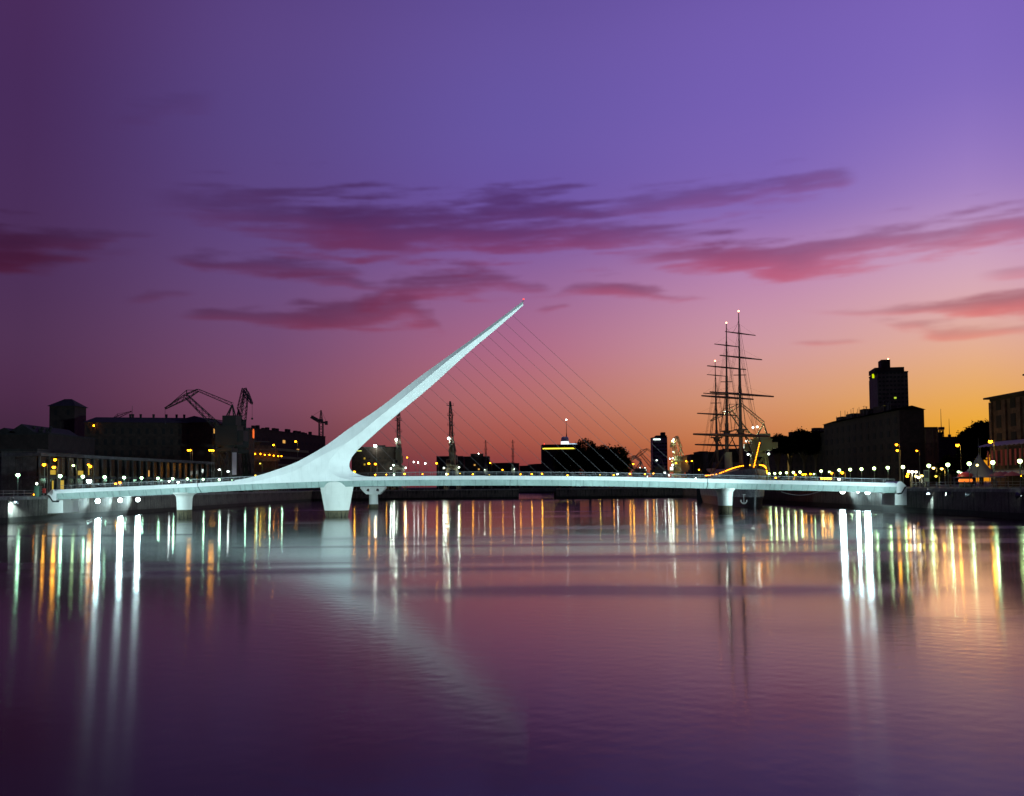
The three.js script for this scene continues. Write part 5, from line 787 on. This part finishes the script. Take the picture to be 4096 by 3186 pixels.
{
  const A = V(104, 0, -222), B = V(104, 0, -150), dx = B.x - A.x, dz = B.z - A.z, t = thing('restaurant_terrace', 'restaurant terrace with pale scalloped awnings below the brick warehouse', 'restaurant', V(A.x, GB, A.z), Math.atan2(-dz, dx)), w = 72, H = hgt(3965, 1783, 214);
  part('back_wall', bx(w / 2, H / 2, -5.6, w, H, 0.4), M.darkBrick, t); part('upper_floor', bx(w / 2, 3.6, -2.6, w, 0.3, 5.6), M.slab, t);
  for (let i = 0; i <= 12; i++) part('post', bar(V(i * 6, 0, -0.1), V(i * 6, H, -0.1), 0.09, 0.09, 6), M.post, t);
  for (let i = 0; i < 12; i++) {
    const A2 = [], B2 = []; for (let k = 0; k <= 12; k++) { const x = i * 6 + 0.1 + 5.8 * k / 12; A2.push(V(x, H + 1.1, -3.4)); B2.push(V(x, H + 0.1 - 0.28 * Math.abs(Math.sin(k / 12 * Math.PI * 3)), 0.5)); } part('awning', strip(A2, B2), mat(0.55, 0.58, 0.56, 0.85, { side: THREE.DoubleSide }), t);
    const A3 = [], B3 = []; for (let k = 0; k <= 12; k++) { const x = i * 6 + 0.1 + 5.8 * k / 12; A3.push(V(x, 3.4, 0.1)); B3.push(V(x, 2.5 - 0.12 * Math.abs(Math.sin(k / 12 * Math.PI * 3)), 2.2)); } part('lower_awning', strip(A3, B3), mat(0.45, 0.50, 0.47, 0.85, { side: THREE.DoubleSide }), t);
    for (let k = 0; k < 3; k++) part('curtain', bx(i * 6 + 1.2 + 1.9 * k, H - 2.6, -1.2, 0.7, 3.4, 0.1), M.stripe, t);
  }
  const R = rng(77); for (let i = 0; i < 16; i++) { const q = V(2 + R() * 66, 2.0 + R() * 0.35, 0.6 + R() * 0.8), b = part('table_lamp', ball(q, 0.11, 7), M.sodium, t); part('lamp_flex', bar(q, q.clone().add(V(0, 0.7, 0)), 0.015), M.cable, b); if (i % 3 === 0) addPoint(t, q, [1, 0.5, 0.1], 1.2, 0.1); }
}
function parasol(px, D, m, label) { const p = gp(px, D), t = thing('parasol', label, 'parasol', V(p.x, GB, p.z), 0, 'terrace parasols'); part('canopy', lathe([[0.02, 2.8], [0.9, 2.45], [1.6, 2.05], [1.58, 2.02]], 8), m, t); part('pole', bar(V(0, 0, 0), V(0, 2.9, 0), 0.04), M.post, t); part('base', lathe([[0.01, 0.12], [0.32, 0.1], [0.36, 0]], 10), M.slab, t); }
[[4000, 172], [4020, 176], [4048, 170], [3985, 180]].forEach(([px, D], i) => parasol(px, D, M.stripe, `dark red closed-ribbed parasol on the terrace, ${['second', 'third', 'fourth', 'first'][i]} from the left`));
// bright restaurant lamps and a kiosk at the bridge's right end
for (const [px, py, D, c, k, r, label] of [[3636, 1887, 212, [1, 0.7, 0.5], 8, 0.22, 'pinkish white lamp left of the restaurant lamp trio'], [3650, 1888, 212, [1, 0.95, 0.85], 14, 0.24, 'middle white lamp of the restaurant lamp trio'], [3665, 1888, 212, [1, 0.85, 0.6], 8, 0.22, 'rightmost cream lamp of the restaurant lamp trio'], [3665, 1906, 206, [1, 0.7, 0.15], 8, 0.22, 'yellow lamp low beside the brightest terrace lamp'], [3675, 1910, 204, [1, 0.95, 0.7], 16, 0.24, 'brightest low terrace lamp near the bridge end'], [3688, 1904, 206, [1, 0.7, 0.12], 8, 0.22, 'yellow lamp right of the brightest terrace lamp'], [3735, 1873, 226, [1, 0.75, 0.2], 12, 0.24, 'yellow lamp under the orange lit gable'], [3768, 1876, 226, [1, 0.6, 0.1], 18, 0.24, 'large warm lamp right of the orange lit gable'], [3835, 1888, 204, [0.6, 1, 0.5], 7, 0.2, 'small green-white lamp left of the peaked tent'], [3846, 1893, 203, [0.7, 1, 0.6], 7, 0.2, 'small white lamp close to the peaked tent'], [3357, 1918, 215, [1, 1, 0.85], 12, 0.24, 'white lamp low behind the right span']])
  streetLamp('terrace_lamp', px, py, D, r, k, label, 'terrace lamps', glow(...c, 9), c);
for (const [i, px] of [3287, 3299, 3311, 3323].entries()) streetLamp('bollard_lamp', px, 1915, 246, 0.2, 3, `small warm lamp low behind the right span, ${ordinals[i]} of four`, 'bollard lamps', M.sodium, [1, 0.6, 0.15]);
{ // kiosk with an orange sign, an information board and a bin at the left end
  const p = gp(3860, 184), t = thing('orange_kiosk', 'small orange-red rounded kiosk behind the right railing', 'kiosk', V(p.x, GB, p.z)); part('body', lathe([[1.1, 0], [1.1, 1.9], [1.25, 2.0]], 16), M.slab, t); part('roof', lathe([[1.35, 2.0], [1.2, 2.5], [0.6, 2.8], [0.01, 2.9]], 16), M.red, t); part('lit_sign', lathe([[1.14, 1.0], [1.2, 1.3], [1.14, 1.6]], 16), glow(1, 0.22, 0.02, 1.2), t);
  const q = gp(3704, 190), b = thing('information_board', 'upright pale information board by the right end of the footbridge', 'sign', V(q.x, GB, q.z)); part('panel', bx(0, 2.3, 0, 1.0, 2.2, 0.12), M.awning, b); part('poster', bx(0, 2.55, 0.075, 0.8, 1.3, 0.03), mat(0.12, 0.10, 0.16, 0.6), b); part('post', [bx(-0.4, 0.6, 0, 0.08, 1.3, 0.08), bx(0.4, 0.6, 0, 0.08, 1.3, 0.08)], M.post, b);
  const s = gp(176, 178), r = thing('red_box', 'small red box on a thin pole at the left end of the footbridge', 'box', V(s.x, GB, s.z)); part('box', bx(0, 0.95, 0, 0.42, 0.75, 0.4), M.red, r); part('lid', bx(0, 1.36, 0, 0.48, 0.08, 0.46), M.red, r); part('pole', bar(V(0, 0, 0), V(0, 6.3, 0), 0.05, 0.035, 6), M.post, r);
  const k = gp(150, 176), g = thing('ticket_booth', 'small green booth with a lit top on the left quay by the footbridge', 'kiosk', V(k.x, GB, k.z)); part('body', bx(0, 0.85, 0, 0.9, 1.7, 0.9), M.green, g); part('roof', bx(0, 1.78, 0, 1.1, 0.14, 1.1), M.green, g); part('lamp', ball(V(-0.2, 2.25, 0), 0.2, 10), glow(0.9, 1, 0.8, 9), g); part('lamp_stem', bar(V(-0.2, 1.8, 0), V(-0.2, 2.1, 0), 0.04), M.post, g); addPoint(g, V(-0.2, 2.25, 0), [0.9, 1, 0.8], 3, 0.18); part('sign_lamp', ball(V(-0.55, 0.35, 0.2), 0.12, 8), M.sodium, g);
}
{ // bare flag poles beside the left pavilion and tall post on the right
  const p = gp(3598, 236), t = thing('tall_post', 'tall pale lamp post at the right end of the footbridge', 'post', V(p.x, GB, p.z)); part('shaft', bar(V(0, 0, 0), V(0, hgt(3598, 1806, 236), 0), 0.13, 0.08, 8), M.rail, t); part('base', lathe([[0.01, 0.3], [0.25, 0.28], [0.3, 0]], 10), M.slab, t);
}

renderer.render(scene, camera);
